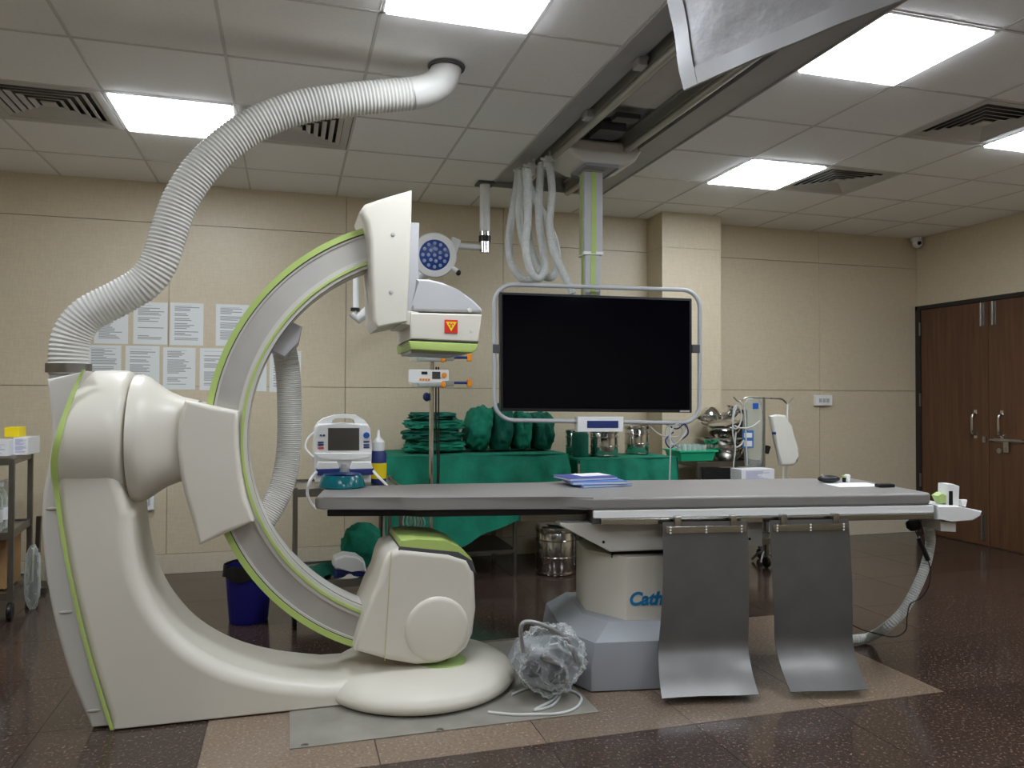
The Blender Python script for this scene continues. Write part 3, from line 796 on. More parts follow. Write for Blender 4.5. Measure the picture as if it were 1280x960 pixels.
# pedestal
pu0, pu1 = TL(735, 740, .2)[0], TL(912, 740, .08)[0]; puc = TL(783, 740, .06)[0]
ped = MB().prism([(pu0, .24), (puc, .06), (pu1, .06), (pu1, .5), (pu0+.08, .55), (pu0, .45)], .2, .535, .006, 2, 'XY').build('pedestal', cream, T)
tc = bpy.data.curves.new('cath_lettering', 'FONT'); tc.body = 'Cath'; tc.size = .078; tc.extrude = .001; tc.shear = .22; tc.offset = .0028
to = bpy.data.objects.new('cath_lettering', tc); COL.objects.link(to)
dg = bpy.context.evaluated_depsgraph_get(); me = bpy.data.meshes.new_from_object(to.evaluated_get(dg)); bpy.data.objects.remove(to)
q = TL(785, 756, .058)
me.transform(Matrix.Translation((q[0]+.002, .0585, q[1]-.002)) @ Matrix.Rotation(R(90), 4, 'X'))
me.materials.append(cath); to = bpy.data.objects.new('lettering', me); COL.objects.link(to); to.parent = ped; to['label'] = 'blue italic lettering'
fu0 = TL(712, 862, -.08)[0]; fu1 = TL(940, 850, -.08)[0]
ft = W()
v = []
for (a, b, c, d, z) in ((fu0, fu1, -.05, .60, .006), (fu0, fu1, -.05, .60, .10), (fu0+.02, fu1, -.035, .6, .20), (pu0-.03, fu1-.02, .045, .56, .262)):
    k = .14 if z < .22 else .12
    v += [(a, d, z), (a, c+k*1.2, z), (a+k*.7, c, z), (b, c, z), (b, d, z)]
f = [(0, 1, 2, 3, 4), (15, 16, 17, 18, 19)]
for L0 in range(3):
    for i in range(5): f.append((L0*5+i, L0*5+(i+1) % 5, L0*5+5+(i+1) % 5, L0*5+5+i))
MB().faces(v, f).build('foot', mat('blue_grey_foot_paint', (142, 144, 148), .4, var=.04), T, ang=25)
# control module at the end
def tbx(name, m_, pxs, v0, v1, bev, parent, seg=2):
    pts = [TL(a, b, v0) for a, b in pxs]; return MB().prism(pts, v0, v1, bev, seg).build(name, m_, parent)
ctl = thing('table_control', 'white joystick control module clamped to the table end', 'control panel', TP(ur, .05, .66), TA)
lo = local(ctl); off = lo(T0)
def cbx(name, m_, pxs, v0, v1, bev, parent=ctl):
    pts = [TL(a, b, v0) for a, b in pxs]
    o = MB().prism([(a+off.x, b+off.z) for a, b in pts], v0+off.y, v1+off.y, bev, 2).build(name, m_, parent); return o
cbx('module_body', white, [(1168, 632), (1200, 634), (1224, 639), (1222, 645), (1212, 651), (1186, 652), (1169, 650)], .0, .22, .006)
cbx('clamp_block', creamd, [(1171, 648), (1172, 652), (1191, 653), (1191, 665), (1172, 664)], .03, .16, .005)
cbx('handset', white, [(1178, 633), (1179, 605), (1188, 605), (1196, 608), (1195, 633)], .06, .12, .006)
cbx('handset_window', black, [(1183, 632), (1183, 614), (1187, 614), (1187, 632)], .055, .06, .0)
cbx('green_knob', limed, [(1168, 620), (1174, 616), (1180, 619), (1180, 629), (1173, 630)], .05, .1, .01)
cbx('joystick', white, [(1199, 633), (1197, 625), (1206, 625), (1204, 634)], .08, .11, .006)
ctl.location = ctl.location + e1*.016
# hose and cords hanging from the table end
hz = thing('table_cable_hose', 'pale ribbed hose looping from the table end down to the floor', 'hose', TP(1.5, .1, 0), TA)
hpath = [TP(TL(1158, 652, .2)[0], .2, TL(1158, 652, .2)[1])] + [PY(a, b_, y) for a, b_, y in [(1163, 672, 2.97), (1160, 695, 2.97), (1153, 718, 2.97), (1142, 742, 2.98), (1128, 765, 3.0), (1108, 784, 3.04)]] + [PZ(1088, 796, .035), PZ(1070, 799, .03), PZ(1040, 800, .03)]
hpath = resample(spline(hpath, 8), .006)
E('ribbed_tube', hosel, hz, lambda b: b.tube(hpath, lambda i: .021+(.0025 if i % 2 else 0), 14), ang=20)
tagc = thing('power_cord', 'thin black cord dangling under the table end', 'cord', TP(1.55, .15, .1), TA)
cpth = [PY(a, b_, 2.94) for a, b_ in [(1140, 654), (1148, 672), (1155, 688), (1160, 700), (1163, 715), (1160, 735), (1150, 748), (1138, 755), (1134, 770), (1132, 788), (1118, 796), (1096, 792), (1078, 787), (1064, 780), (1054, 770), (1050, 755)]]
E('cord_wire', black, tagc, lambda b: b.tube(spline(cpth, 6), .0028, 6))
E('plug', black, tagc, lambda b: b.tube([cpth[1], cpth[2], cpth[3]], .011, 8))
E('strain_relief', blackm, tagc, lambda b: b.blob(PY(1142, 656, 2.95), (.035, .03, .03), 3, .2, sub=3))

# lead aprons
def apron(px0, px1, pb0, pb1, zb0, label, idx):
    u0, u1 = TL(px0, 655, -.03)[0], TL(px1, 652, -.03)[0]
    ub0 = TL(pb0, zb0[0], -.16)[0]; ub1 = TL(pb1, zb0[1], -.16)[0]
    a = thing('lead_apron', label, 'lead apron', TP((u0+u1)/2, -.03, .0), TA, 'lead rubber aprons on the table rail')
    um = (u0+u1)/2
    ztop = ZT-.100
    def fn(s, t_):
        # s across, t down
        k = max(0, (t_-.72)/.28)
        z = ztop-(ztop-.022)*min(1, t_*1.0)+(.01*k*k)
        vv = -.014-.045*t_-.016*math.sin(t_*2.6)*(1 if idx else .6)-.13*k**1.8+.006*math.sin(s*5+idx)*t_
        ua = u0+(ub0-u0)*t_**2.2; uc = u1+(ub1-u1)*t_**2.2
        return Vector((ua+(uc-ua)*s-um, vv, z))
    MB().sheet(fn, 14, 36, .005).build('sheet', lead, a)
    st = MB(); st.box((0, -.0265, ztop-.032), (u1-u0-.02, .004, .028), .001); st.build('clamp_strip', chrome, a)
    for s in (-.42, 0, .42):
        for dz in (-.02, -.032, -.044): 
            rv = MB().lathe([(0, -.004), (.003, -.003), (.0045, 0)], (s*(u1-u0), -.0285, ztop+dz), 'Y', 8)
            rv.build('rivet', white, a)
    for s in (-.33, .33):
        MB().box((s*(u1-u0), -.012, ztop+.0), (.028, .03, .05), .003).build('hook', chrome, a)
    return a
apron(827, 932, 821, 939, (884, 874), 'dark grey lead rubber apron hanging next to the Cath lettering', 0)
apron(960, 1058, 979, 1073, (876, 862), 'dark grey lead rubber apron nearest the table control end', 1)

# floor plate
pl = MB().bb(.013, 1.17, 2.79, 3.72, .0005, .004, .001).build('floor_plate', platem)
rebase(pl, (.6, 3.25, 0)); tag(pl, 'worn grey metal plate let into the floor under the gantry base', 'floor plate')
for px, py in ((381, 931), (550, 912)):
    q = PZ(px, py, .0045); qq = MB().lathe([(0, .0015), (.012, .0015), (.014, 0)], (q.x-.6, q.y-3.25, .004), n=16).build('plate_bolt', steeld, pl)

# ================================================================== MONITOR ON CEILING COLUMN
MA = R(-6)
mt = thing('ceiling_monitor', 'large black flat monitor in a grey tube frame on a ceiling column', 'monitor', (1.75, 4.25, ZC), MA)
YM = 4.16
Mo = Vector((1.8, YM, 0)); m1 = Vector((math.cos(MA), math.sin(MA), 0)); m2 = Vector((-math.sin(MA), math.cos(MA), 0))
def ML(px, py, v=0.):
    d = ray(px, py); t_ = (Mo+m2*v).dot(m2)/d.dot(m2); return Vector((0, 0, H))+d*t_
def mprism(name, m_, pxs, v0, v1, bev, parent, seg=2):
    pts = [ML(a, b, v0) for a, b in pxs]
    lc_ = local(mt)
    pl_ = [(lc_(p).x, lc_(p).z) for p in pts]; y0 = lc_(Mo+m2*v0).y; y1 = lc_(Mo+m2*v1).y
    return MB().prism(pl_, y0, y1, bev, seg).build(name, m_, parent)
scr = mprism('screen_case', black, [(625, 365), (865, 373), (865, 516), (626, 514)], 0, .06, .004, mt)
mprism('screen_glass', screenm, [(628, 368), (862, 376), (862, 512), (629, 510)], -.003, .0, 0, scr)
mprism('maker_badge', greyp, [(850, 513), (862, 513), (862, 515), (850, 515)], -.002, 0, 0, scr)
# rounded frame
def rr(px):
    (a, b), (c, d), (e, f_), (g_, h_) = px
    return px
cn = [ML(618, 355, .02), ML(875, 363, .02), ML(874, 529, .02), ML(618, 525, .02)]
lp = []
for i in range(4):
    p = cn[i]; a = (cn[i-1]-p).normalized(); b = (cn[(i+1) % 4]-p).normalized(); rad = .11
    for k in range(7):
        th_ = k/6*math.pi/2
        lp.append(p+a*rad*(1-math.sin(th_))+b*rad*(1-math.cos(th_)))
E('tube_frame', mat('silver_frame_paint', (176, 178, 180), .4), mt, lambda b: b.tube(lp, .0125, 12, close=True))
for px in (621, 869):
    q = ML(px, 436, .02); E('frame_bracket', darkgrey, mt, lambda b: b.box(q, (.05, .03, .05), .004, rot=MA))
cbp = mprism('control_box', white, [(722, 521), (780, 521), (779, 540), (722, 540)], -.02, .05, .006, mt)
mprism('control_display', bluep, [(734, 526), (773, 526), (773, 535), (734, 535)], -.022, -.019, 0, cbp)
E('rear_plate', greyp, mt, lambda b: b.box(Mo+m2*.10+Vector((-.05, 0, 1.52)), (.4, .06, .4), .01, rot=MA))
# column: outer and inner sections
XC_, YCc = 1.745, 4.30
ztopc = 2.60
E('column_outer', greyp, mt, lambda b: b.box((XC_, YCc, (2.08+ztopc)/2), (.118, .118, ztopc-2.08), .012, 2, rot=MA))
E('column_inner', greyp, mt, lambda b: b.box((XC_, YCc, 1.80), (.098, .098, .6), .01, 2, rot=MA))
for (hw, z0, z1) in ((.0605, 2.08, ztopc), (.0505, 1.55, 2.08)):
    for sx in (0,):
        c0 = Vector((XC_, YCc, (z0+z1)/2))
        E('green_strip', lime, mt, lambda b: b.box(c0-m2*hw, (.03, .003, z1-z0-.004), 0, rot=MA))
        E('green_strip', lime, mt, lambda b: b.box(c0-m1*hw, (.003, .05, z1-z0-.004), 0, rot=MA))
E('column_ring', white, mt, lambda b: b.box((XC_, YCc, 2.085), (.122, .122, .02), .003, rot=MA))
def car(b):
    pf = [(-.23, .0), (-.235, -.045), (-.20, -.1), (-.12, -.135), (.12, -.135), (.2, -.1), (.235, -.045), (.23, 0)]
    b.prism([(XC_+.02+x, ZC+.03+z) for x, z in pf], YCc-.17, YCc+.17, .02, 3)
E('carriage', creamd, mt, car)
E('carriage_recess', midgrey, mt, lambda b: b.box((XC_+.01, YCc-.03, ZC-.108), (.22, .26, .012), .02))
E('carriage_neck', greyp, mt, lambda b: b.box((XC_, YCc, ZC-.1), (.13, .13, .05), .006, rot=MA))
E('carriage_motor', darkgrey, mt, lambda b: (b.box((XC_-.02, YCc-.3, ZC+.04), (.16, .16, .05), .005), b.box((XC_, YCc-.5, ZC+.045), (.14, .08, .03), .004)))
wires = [[(838, 528), (832, 540), (840, 556), (852, 548), (858, 536), (850, 526), (842, 534), (836, 548), (845, 560)], [(828, 527), (845, 536), (856, 530), (860, 542), (848, 552), (838, 560), (832, 550), (842, 540)], [(806, 527), (820, 540), (830, 545), (846, 546), (853, 538), (846, 530), (838, 545), (850, 560)], [(837, 528), (838, 560), (837, 600), (837, 640)]]
for i, wp in enumerate(wires):
    E('loose_wire', [hosel, bluep, greyp, hosel][i], mt, lambda b: b.tube(spline([ML(a, c, .02+.012*math.sin(k*1.7+i)) for k, (a, c) in enumerate(wp)], 6), .0045, 6))

# ================================================================== CABLE BUNDLE BY THE CARRIAGE
cbn = thing('hanging_cable_loops', 'pale corrugated cables looping down from the ceiling rail beside the monitor column', 'cables', (1.45, 4.5, ZC))
loops = [([(648, 212), (645, 240), (639, 275), (636, 305), (640, 332), (655, 350), (670, 346), (668, 330), (655, 305), (649, 270), (651, 235), (652, 212)], 4.66),
         ([(657, 210), (659, 245), (660, 285), (666, 318), (678, 343), (690, 346), (697, 330), (693, 300), (680, 270), (663, 235), (658, 215)], 4.5),
         ([(677, 204), (674, 240), (674, 280), (679, 315), (681, 335), (674, 348), (664, 340), (657, 310), (660, 270), (660, 230), (660, 210)], 4.42),
         ([(687, 204), (690, 240), (687, 280), (691, 310), (701, 335), (711, 355), (716, 368)], 4.36)]
for i, (lpx, y) in enumerate(loops):
    pt = [PY(a, b_, y-.008*k) for k, (a, b_) in enumerate(lpx)]
    pt = resample(spline(pt, 8), .007)
    E('cable', hosel, cbn, lambda b: b.tube(pt, lambda k: .0225+(.0015 if k % 2 else 0), 12), ang=20)
for px, py, y in ((650, 207, 4.68), (663, 203, 4.56), (684, 196, 4.4)):
    q = PY(px, py, y); E('hanger', white, cbn, lambda b: (b.box((q.x, q.y, ZC-.045), (.05, .07, .07), .008), b.box((q.x+.02, q.y, ZC-.0), (.014, .02, .05)), b.cyl((q.x-.05, q.y-.02, ZC-.03), (q.x+.05, q.y-.02, ZC-.03), .009, 8)))

# ================================================================== SURGICAL LAMP
sl = thing('surgical_lamp', 'white ceiling surgical lamp head with round blue LED face behind the detector', 'surgical lamp', (1.287, 5.1, ZC))
XLp = 1.287
E('ceiling_plate', darkgrey, sl, lambda b: b.box((XLp, 5.1, ZC-.006), (.12, .12, .012), .003))
E('drop_tube', white, sl, lambda b: b.cyl((XLp, 5.1, ZC-.01), (XLp, 5.1, 2.36), .036, 20))
E('swivel', chrome, sl, lambda b: b.cyl((XLp, 5.1, 2.36), (XLp, 5.1, 2.215), .037, 20))
E('swivel_band', black, sl, lambda b: b.cyl((XLp, 5.1, 2.33), (XLp, 5.1, 2.29), .042, 20))
a0 = PY(604, 309, 5.1); a1 = PY(572, 307, 5.1)
E('arm', white, sl, lambda b: b.cyl((XLp-.03, 5.1, 2.25), PY(566, 307, 5.06), .02, 14))
E('arm_joint', white, sl, lambda b: b.box(PY(567, 307, 5.05), (.07, .07, .1), .015, rot=Matrix.Rotation(R(20), 3, 'Y')))
hc = PY(543, 319, 5.0); nrm = Vector((-.1, -1, -.12)).normalized()
ux = nrm.cross(Vector((0, 0, 1))).normalized(); uz = ux.cross(nrm)
hd = E('lamp_head', white, sl, lambda b: b.lathe([(0, -.06), (.10, -.058), (.138, -.03), (.148, 0), (.142, .016), (.118, .02), (.10, .019)], hc, (ux, -uz, nrm), 40))
fc = E('led_face', ledblue, hd, lambda b: b.lathe([(0, .021), (.098, .021), (.104, .017)], hc, (ux, -uz, nrm), 40))
for n_, r_ in ((1, 0), (7, .04), (12, .077)):
    for k in range(n_):
        a = 2*math.pi*k/n_; c = hc+nrm*.019+(ux*math.cos(a)+uz*math.sin(a))*r_
        E('led', ledw, hd, lambda b: b.lathe([(.0125, .001), (.011, .005), (.0, .007)], c, (ux, -uz, nrm), 10))
E('lamp_handle', white, sl, lambda b: b.cyl(PY(563, 333, 5.0), PY(572, 339, 4.98), .016, 10))
E('handle_knob', black, sl, lambda b: b.blob(PY(573, 341, 4.98), (.018, .018, .02), 1, 0, sub=2))
ar = [PY(445, 335, 5.1), PY(445, 388, 5.1)]
E('spring_arm', white, sl, lambda b: b.cyl(ar[0], ar[1], .02, 12))
E('arm_band', black, sl, lambda b: b.cyl(PY(444, 385, 5.1), PY(444, 389, 5.1), .03, 14))
E('elbow', white, sl, lambda b: b.tube([PY(441, 391, 5.1), PY(447, 399, 5.1), PY(468, 381, 5.1), PY(505, 360, 5.1), PY(535, 340, 5.1), PY(545, 325, 5.06)], .034, 12))

# ================================================================== HANGING SHIELD
ZS = 2.28; A_ = PZ(857, 113, ZS); B_ = PZ(1128, -2, ZS); top = ZC-.004
shd = thing('hanging_shield', 'grey quilted protective sheet with sewn hem hanging from the ceiling at top right', 'protective sheet', A_)
dirs = (B_-A_)
lean = PY(838, 10, A_.y)-PY(857, 113, A_.y); lean = Vector((lean.x/lean.z, 0, 1))
hgt = top-ZS
def shf(s, t_):
    p = A_+dirs*(s*1.5)+lean*(t_*hgt)
    wob = .012*noise.noise(Vector((s*5, t_*3, 2)))
    return p+Vector((wob, wob*.4, .004*math.sin(s*7)))
E('sheet', drape, shd, lambda b: b.sheet(shf, 40, 12, .012))
def hem(b):
    b.sheet(lambda s, t_: shf(s, t_*.13)+Vector((-.008, -.004, -.002)), 40, 2, .004)
    b.sheet(lambda s, t_: shf(s*.055, t_)+Vector((-.0085, -.0045, -.002)), 3, 12, .004)
E('hem', mat('shield_hem', (160, 158, 158), .5), shd, hem)
E('hanging_rod', steeld, shd, lambda b: b.cyl(A_+lean*(hgt-.012), A_+lean*(hgt-.012)+dirs*1.5, .01, 8))
#PART2
# ================================================================== BACK OF THE ROOM
def cart(name, label, x0, x1, y0, y1, shelves, ptop, group=None, rz=0., cast=.04, pr=.012, m_=None):
    c0 = Vector(((x0+x1)/2, (y0+y1)/2, 0)); m_ = m_ or steeld
    t = thing(name, label, 'trolley', c0, rz, group); hx, hy = (x1-x0)/2, (y1-y0)/2
    for sx in (-1, 1):
        for sy in (-1, 1):
            p = MB().bb(sx*hx-pr, sx*hx+pr, sy*hy-pr, sy*hy+pr, cast*2, ptop, .003).build('post', m_, t)
            MB().lathe([(0, -.012), (cast*.9, -.012), (cast, -.006), (cast, .006), (cast*.9, .012), (0, .012)], (sx*hx, sy*hy, cast), 'X', 18).build('caster', black, p)
    for z in shelves:
        s = MB().bb(-hx, hx, -hy, hy, z-.006, z).build('shelf', steel, t, smooth=False)
        f = MB()
        for sy in (-1, 1): f.bb(-hx, hx, sy*hy-.006, sy*hy+.006, z-.03, z+.012, .002)
        for sx in (-1, 1): f.bb(sx*hx-.006, sx*hx+.006, -hy, hy, z-.03, z+.012, .002)
        f.build('shelf_rim', m_, s)
    return t
# ---- papers on the wall
pp = [(118, 377, 160, 430, 'half hidden by the big hose, upper row'), (167, 377, 209, 431, 'in the upper row beside the hose'), (213, 378, 254, 432, 'in the upper row, third from the left'), (270, 380, 311, 433, 'in the upper row partly behind the green arc edge'),
      (108, 431, 151, 483, 'in the lower row above the gantry head'), (157, 432, 199, 485, 'second in the lower row'), (204, 434, 244, 487, 'third in the lower row'), (250, 435, 290, 488, 'fourth in the lower row, touching the arc edge'),
      (296, 437, 333, 489, 'seen inside the arc beside its inner green edge'), (337, 438, 376, 490, 'seen inside the arc behind its hose')]
for (a, b, c, d, wh) in pp:
    p0 = PY(a, b, YB-.014); p1 = PY(c, d, YB-.014)
    z1 = (p0.z); z0 = p1.z
    o = MB().bb(p0.x, p1.x, YB-.0145, YB-.0125, z0, z1).build('wall_notice', printm, smooth=False)
    rebase(o, ((p0.x+p1.x)/2, YB-.0135, z0)); tag(o, 'white printed notice sheet ' + wh, 'notice', 'notices on the back wall')
# ---- switch, outlet, security camera
def plate(name, label, px0, py0, px1, py1, n):
    a = PY(px0, py0, YB-.02); b = PY(px1, py1, YB-.02); c = Vector(((a.x+b.x)/2, YB-.0125, (a.z+b.z)/2))
    t = thing(name, label, 'switch', c); w_, h_ = abs(b.x-a.x), abs(a.z-b.z)
    MB().box((0, -.018, 0), (w_, .036, h_), .006).build('box', white, t)
    for k in range(n): MB().box(((k-(n-1)/2)*w_*.22, -.038, -.0), (w_*.16, .006, h_*.4), .002).build('rocker', greyp, t)
plate('wall_switch', 'white surface switch box on the wall right of the drip stand', 1017, 494, 1038, 507, 3)
plate('wall_outlet', 'white wall socket peeking out below the turning arm of the gantry', 178, 617, 193, 637, 2)
cc = PY(1146, 302, 5.68)
t = thing('security_camera', 'small white dome security camera in the ceiling corner', 'camera', (5.50, 5.68, ZC))
E('mount', white, t, lambda b: b.lathe([(.045, 0), (.05, -.02), (.045, -.04)], (5.50, 5.68, ZC), n=20))
E('ball', white, t, lambda b: b.blob((5.50, 5.67, ZC-.055), (.042, .042, .045), 1, 0, sub=3))
E('lens', black, t, lambda b: b.lathe([(0, -.006), (.016, -.004), (.018, .008)], (5.487, 5.628, ZC-.062), 'Y', 14))
# ---- green draped tables
def draped(label, lab2, x0, x1, y0, y1, zt, drop, seed, side):
    t = thing('supply_table', label, 'table', ((x0+x1)/2, (y0+y1)/2, 0))
    E('table_top', steel, t, lambda b: b.bb(x0+.02, x1-.02, y0+.02, y1-.02, zt-.03, zt-.004))
    la, lb = (x0+.05, x1-.36) if seed < 3 else (x0+.36, x1-.05)
    for x in (la, lb):
        for y in (y0+.05, y1-.05): E('leg', steeld, t, lambda b: b.cyl((x, y, 0), (x, y, zt-.03), .015, 10))
    E('lower_shelf', steeld, t, lambda b: b.bb(la-.01, lb+.01, y0+.04, y1-.04, .16, .18))
    d = thing('table_drape', lab2, 'cloth', ((x0+x1)/2, (y0+y1)/2, zt))
    def fold(s): return math.sin(s*19+seed)+.6*math.sin(s*41+seed*2)+.8*noise.noise(Vector((s*9, seed, 0)))
    b = W()
    def prof(s):     # section running from the front hem over the top
        return s
    def f_front(s, t_):
        k = 1-t_      # t_=0 hem, 1 top edge
        x = x0+(x1-x0)*s
        dr = drop*(1+.10*noise.noise(Vector((s*3, seed*2, 1)))-.5*max(0, s-.4)/.6*(seed < 3))
        return Vector((x+.02*(s-.5)*k, y0-.012-.05*k-.018*min(1, k*3)*(1.6+fold(s))-.01*math.sin(s*6), zt+.006-dr*k-.006*(1-t_ if t_ > .98 else 0)))
    def f_top(s, t_):
        return Vector((x0+(x1-x0)*s, y0-.012+(y1-y0)*t_, zt+.008+.006*noise.noise(Vector((s*8, t_*6, seed)))*min(1, t_*6)))
    b.sheet(f_front, 90, 16, .004); b.sheet(f_top, 30, 10, .004)
    for sx in side:
        xx = x0 if sx < 0 else x1
        b.sheet(lambda s, t_: Vector((xx+sx*(.01+.022*(1-t_)*(.7+.3*fold(s*.7))), y0-.012+(y1-y0)*s, zt+.007-drop*.55*(1-t_))), 40, 12, .004)
    b.build('cloth', greenc, d, ang=60)
    return t, d
draped('long steel supply table under the green drape behind the patient table', 'green surgical drape over the long table carrying the linen', .60, 1.86, 5.02, 5.68, .826, .62, 1.3, (-1, 1))
draped('smaller steel supply table under the drape with the steel drums', 'green surgical drape over the small table carrying steel drums', 1.95, 2.70, 5.02, 5.46, .785, .50, 4.1, (-1, 1))
# linen stack: folded drapes, each pressed flat on the one below
ZL = .846; LEAN = .10
edges = [PY(a, 567, 5.34).x for a in (577, 608, 634, 658, 685)]
def side(i, z): return edges[i]+LEAN*(z-ZL)*(2.2 if i == 0 else 1)
sx0 = PY(511, 560, 5.3).x; sx1 = PY(577, 560, 5.3).x; cx = (sx0+sx1)/2
zl = ZL
for i, (wf, hh, wh) in enumerate(((1.1, .072, 'folded green drape at the bottom of the linen stack'), (1.08, .075, 'folded green drape second from the bottom of the stack'), (1.05, .07, 'folded green drape third up in the stack'), (.85, .05, 'folded green drape on top of the linen stack'))):
    z0, z1, c_ = zl, zl+hh, Vector((cx-.012+.01*((-1)**i), 5.32, zl+hh/2)); zl = z1+.001
    fit = lambda p: Vector((min(p.x, side(0, p.z)-.004), p.y, min(max(p.z, z0), z1)))
    o = W().blob(c_, ((sx1-sx0)*wf/2, .17, hh*.62), i+2, .17, 2.2, 5, .6, folds=.035, fit=fit).build('folded_drape', greend if i % 2 else greenc, ang=80)
    rebase(o, (cx, 5.32, z0)); tag(o, wh, 'linen', 'folded green linen')
# bundles leaning in a row, each against the next
for i, (a, b, top_, tilt, wh) in enumerate(((577, 608, 510, -24, 'green cloth bundle leaning beside the linen stack'), (608, 634, 508, -8, 'tall green cloth bundle, second in the leaning row'), (634, 658, 516, -6, 'green cloth bundle, third in the leaning row'), (658, 685, 516, -4, 'green cloth bundle at the drum end of the row'))):
    p0 = PY(a, 567, 5.34); p1 = PY(b, top_, 5.34); w_ = (p1.x-p0.x); h_ = p1.z-ZL
    fit = lambda p: Vector((min(max(p.x, side(i, p.z)+.002), side(i+1, p.z)-.002), p.y, max(p.z, ZL)))
    o = W().blob(((edges[i]+edges[i+1])/2+.03, 5.36, ZL+h_*.5), (w_*.54, .16, h_*.53), i+11, .16, 2.2, 5, .75, Matrix.Rotation(R(-tilt*.5), 3, 'Y'), fit=fit).build('cloth_bundle', greend if i % 2 else greenc, ang=80)
    rebase(o, ((edges[i]+edges[i+1])/2, 5.36, ZL)); tag(o, wh, 'linen', 'green cloth bundles')
# steel drums
def drum(label, x, y, z, r, h, lat=True):
    t = thing('sterilizing_drum', label, 'steel drum', (x, y, z), group='steel sterilizing drums')
    MB().lathe([(0, 0), (r*.97, 0), (r, .006), (r, h*.86), (r*.985, h*.87), (0, h*.87)], n=36).build('body', chrome, t)
    for k in (.04, .36, .7): MB().lathe([(r, h*k-.005), (r+.006, h*k-.003), (r+.006, h*k+.003), (r, h*k+.005)], n=36).build('band', chrome, t)
    MB().lathe([(r+.004, h*.86), (r+.006, h*.88), (r+.004, h*.97), (r*.9, h), (0, h+.004)], n=36).build('lid', chrome, t)
    if lat: MB().box((0, -r-.008, h*.82), (.025, .012, .06), .003).build('latch', steel, t)
    return t
drum('tall steel sterilizing drum on the floor beneath the long drape', PY(695, 690, 5.08).x, 5.08, 0.004, .14, .335)
drum('steel sterilizing drum on the floor half hidden by the table pedestal', 2.13, 5.14, .004, .125, .36)
q = PY(755, 573, 5.2); drum('steel drum below the monitor control box on the green drape', q.x, 5.2, .797, .10, .20)
q = PY(796, 566, 5.33); drum('steel drum at the back right of the small draped table', q.x, 5.33, .797, .092, .22)
q = PY(714, 560, 5.36); drum('narrow steel drum behind the monitor at the drape edge', q.x+.02, 5.36, .797, .06, .19)
q = PY(730, 560, 5.30)
o = MB().lathe([(0, 0), (.055, 0), (.06, .01), (.06, .16), (.05, .175), (0, .175)], (0, 0, 0), n=24).build('green_jar', greend); o.location = (PY(724, 560, 5.2).x, 5.18, .797); tag(o, 'dark green cylindrical jar between the steel drums', 'jar')
# ---- trolley with defibrillator
ct = cart('equipment_trolley', 'steel wheeled trolley carrying the heart monitor at the arc opening', .04, .60, 4.24, 4.74, [.23, .72], .74, cast=.05)
df = thing('defibrillator', 'white defibrillator with grey screen, blue knob and two paddles', 'defibrillator', (.305, 4.45, .735))
YD = 4.40
def dpoly(px, y=YD): return [(PY(a, b, y).x, PY(a, b, y).z) for a, b in px]
bodyp = dpoly([(394, 603), (392, 560), (394, 535), (398, 530), (430, 529), (459, 530), (463, 535), (465, 560), (464, 604)])
bodyp = [(a, max(b, .738)) for a, b in bodyp]
E('body', white, df, lambda b: b.prism(bodyp, YD, YD+.2, .012, 3), ang=50)
E('handle', white, df, lambda b: b.prism(dpoly([(396, 532), (398, 528), (405, 523), (418, 519), (432, 518), (446, 519), (456, 525), (462, 532), (444, 532), (444, 525), (439, 522), (420, 522), (415, 525), (415, 532)]), YD+.04, YD+.12, .004, 2))
E('display', darkscreen, df, lambda b: b.prism(dpoly([(410, 535), (449, 535), (449, 563), (410, 563)]), YD-.004, YD+.01, 0))
E('front_lip', white, df, lambda b: b.prism(dpoly([(393, 566), (464, 566), (460, 572), (430, 575), (398, 572)]), YD-.025, YD+.01, .006))
q = PY(458, 544, YD); E('dial', blueb, df, lambda b: b.lathe([(0, -.02), (.016, -.018), (.018, 0)], (q.x, YD, q.z), 'Y', 18))
for k, (px, py, mm) in enumerate([(401, 544, bluep), (405, 544, bluep), (401, 553, bluep), (401, 556, bluep), (401, 560, red), (458, 552, bluep), (458, 556, bluep), (458, 559, bluep)]):
    q = PY(px, py, YD); E('button', mm, df, lambda b: b.box((q.x, YD-.003, q.z), (.032 if k > 1 else .012, .01, .009), .002))
for i, (a, b) in enumerate(((395, 425), (437, 467))):
    pd = E('paddle', white, df, lambda m_: m_.prism(dpoly([(a+3, 577), (b-4, 577), (b-1, 586), (a, 587)], YD-.03), YD-.06, YD+.01, .006))
    E('paddle_plate', bluep, pd, lambda m_: m_.prism(dpoly([(a, 586), (b, 585), (b-1, 593), (a+1, 594)], YD-.04), YD-.065, YD+.01, .005))
E('cable_cradle', greyp, df, lambda m_: m_.prism(dpoly([(427, 580), (433, 580), (433, 596), (427, 596)]), YD-.02, YD+.0, .003))
E('lead_wire', white, df, lambda m_: m_.tube(spline([PY(393, 540, 4.5), PY(385, 548, 4.48), PY(382, 560, 4.46), PY(392, 572, 4.42)], 6), .006, 8))
E('paddle_cord', white, df, lambda m_: m_.tube(spline([PY(396, 590, 4.35), PY(388, 600, 4.2), PY(384, 615, 4.2), PY(388, 628, 4.2), PY(395, 636, 4.2)], 6), .009, 8))
E('paddle_cord', white, df, lambda m_: m_.tube(spline([PY(466, 588, 4.35), PY(474, 597, 4.25), PY(483, 606, 4.2), PY(488, 612, 4.2)], 6), .007, 8))
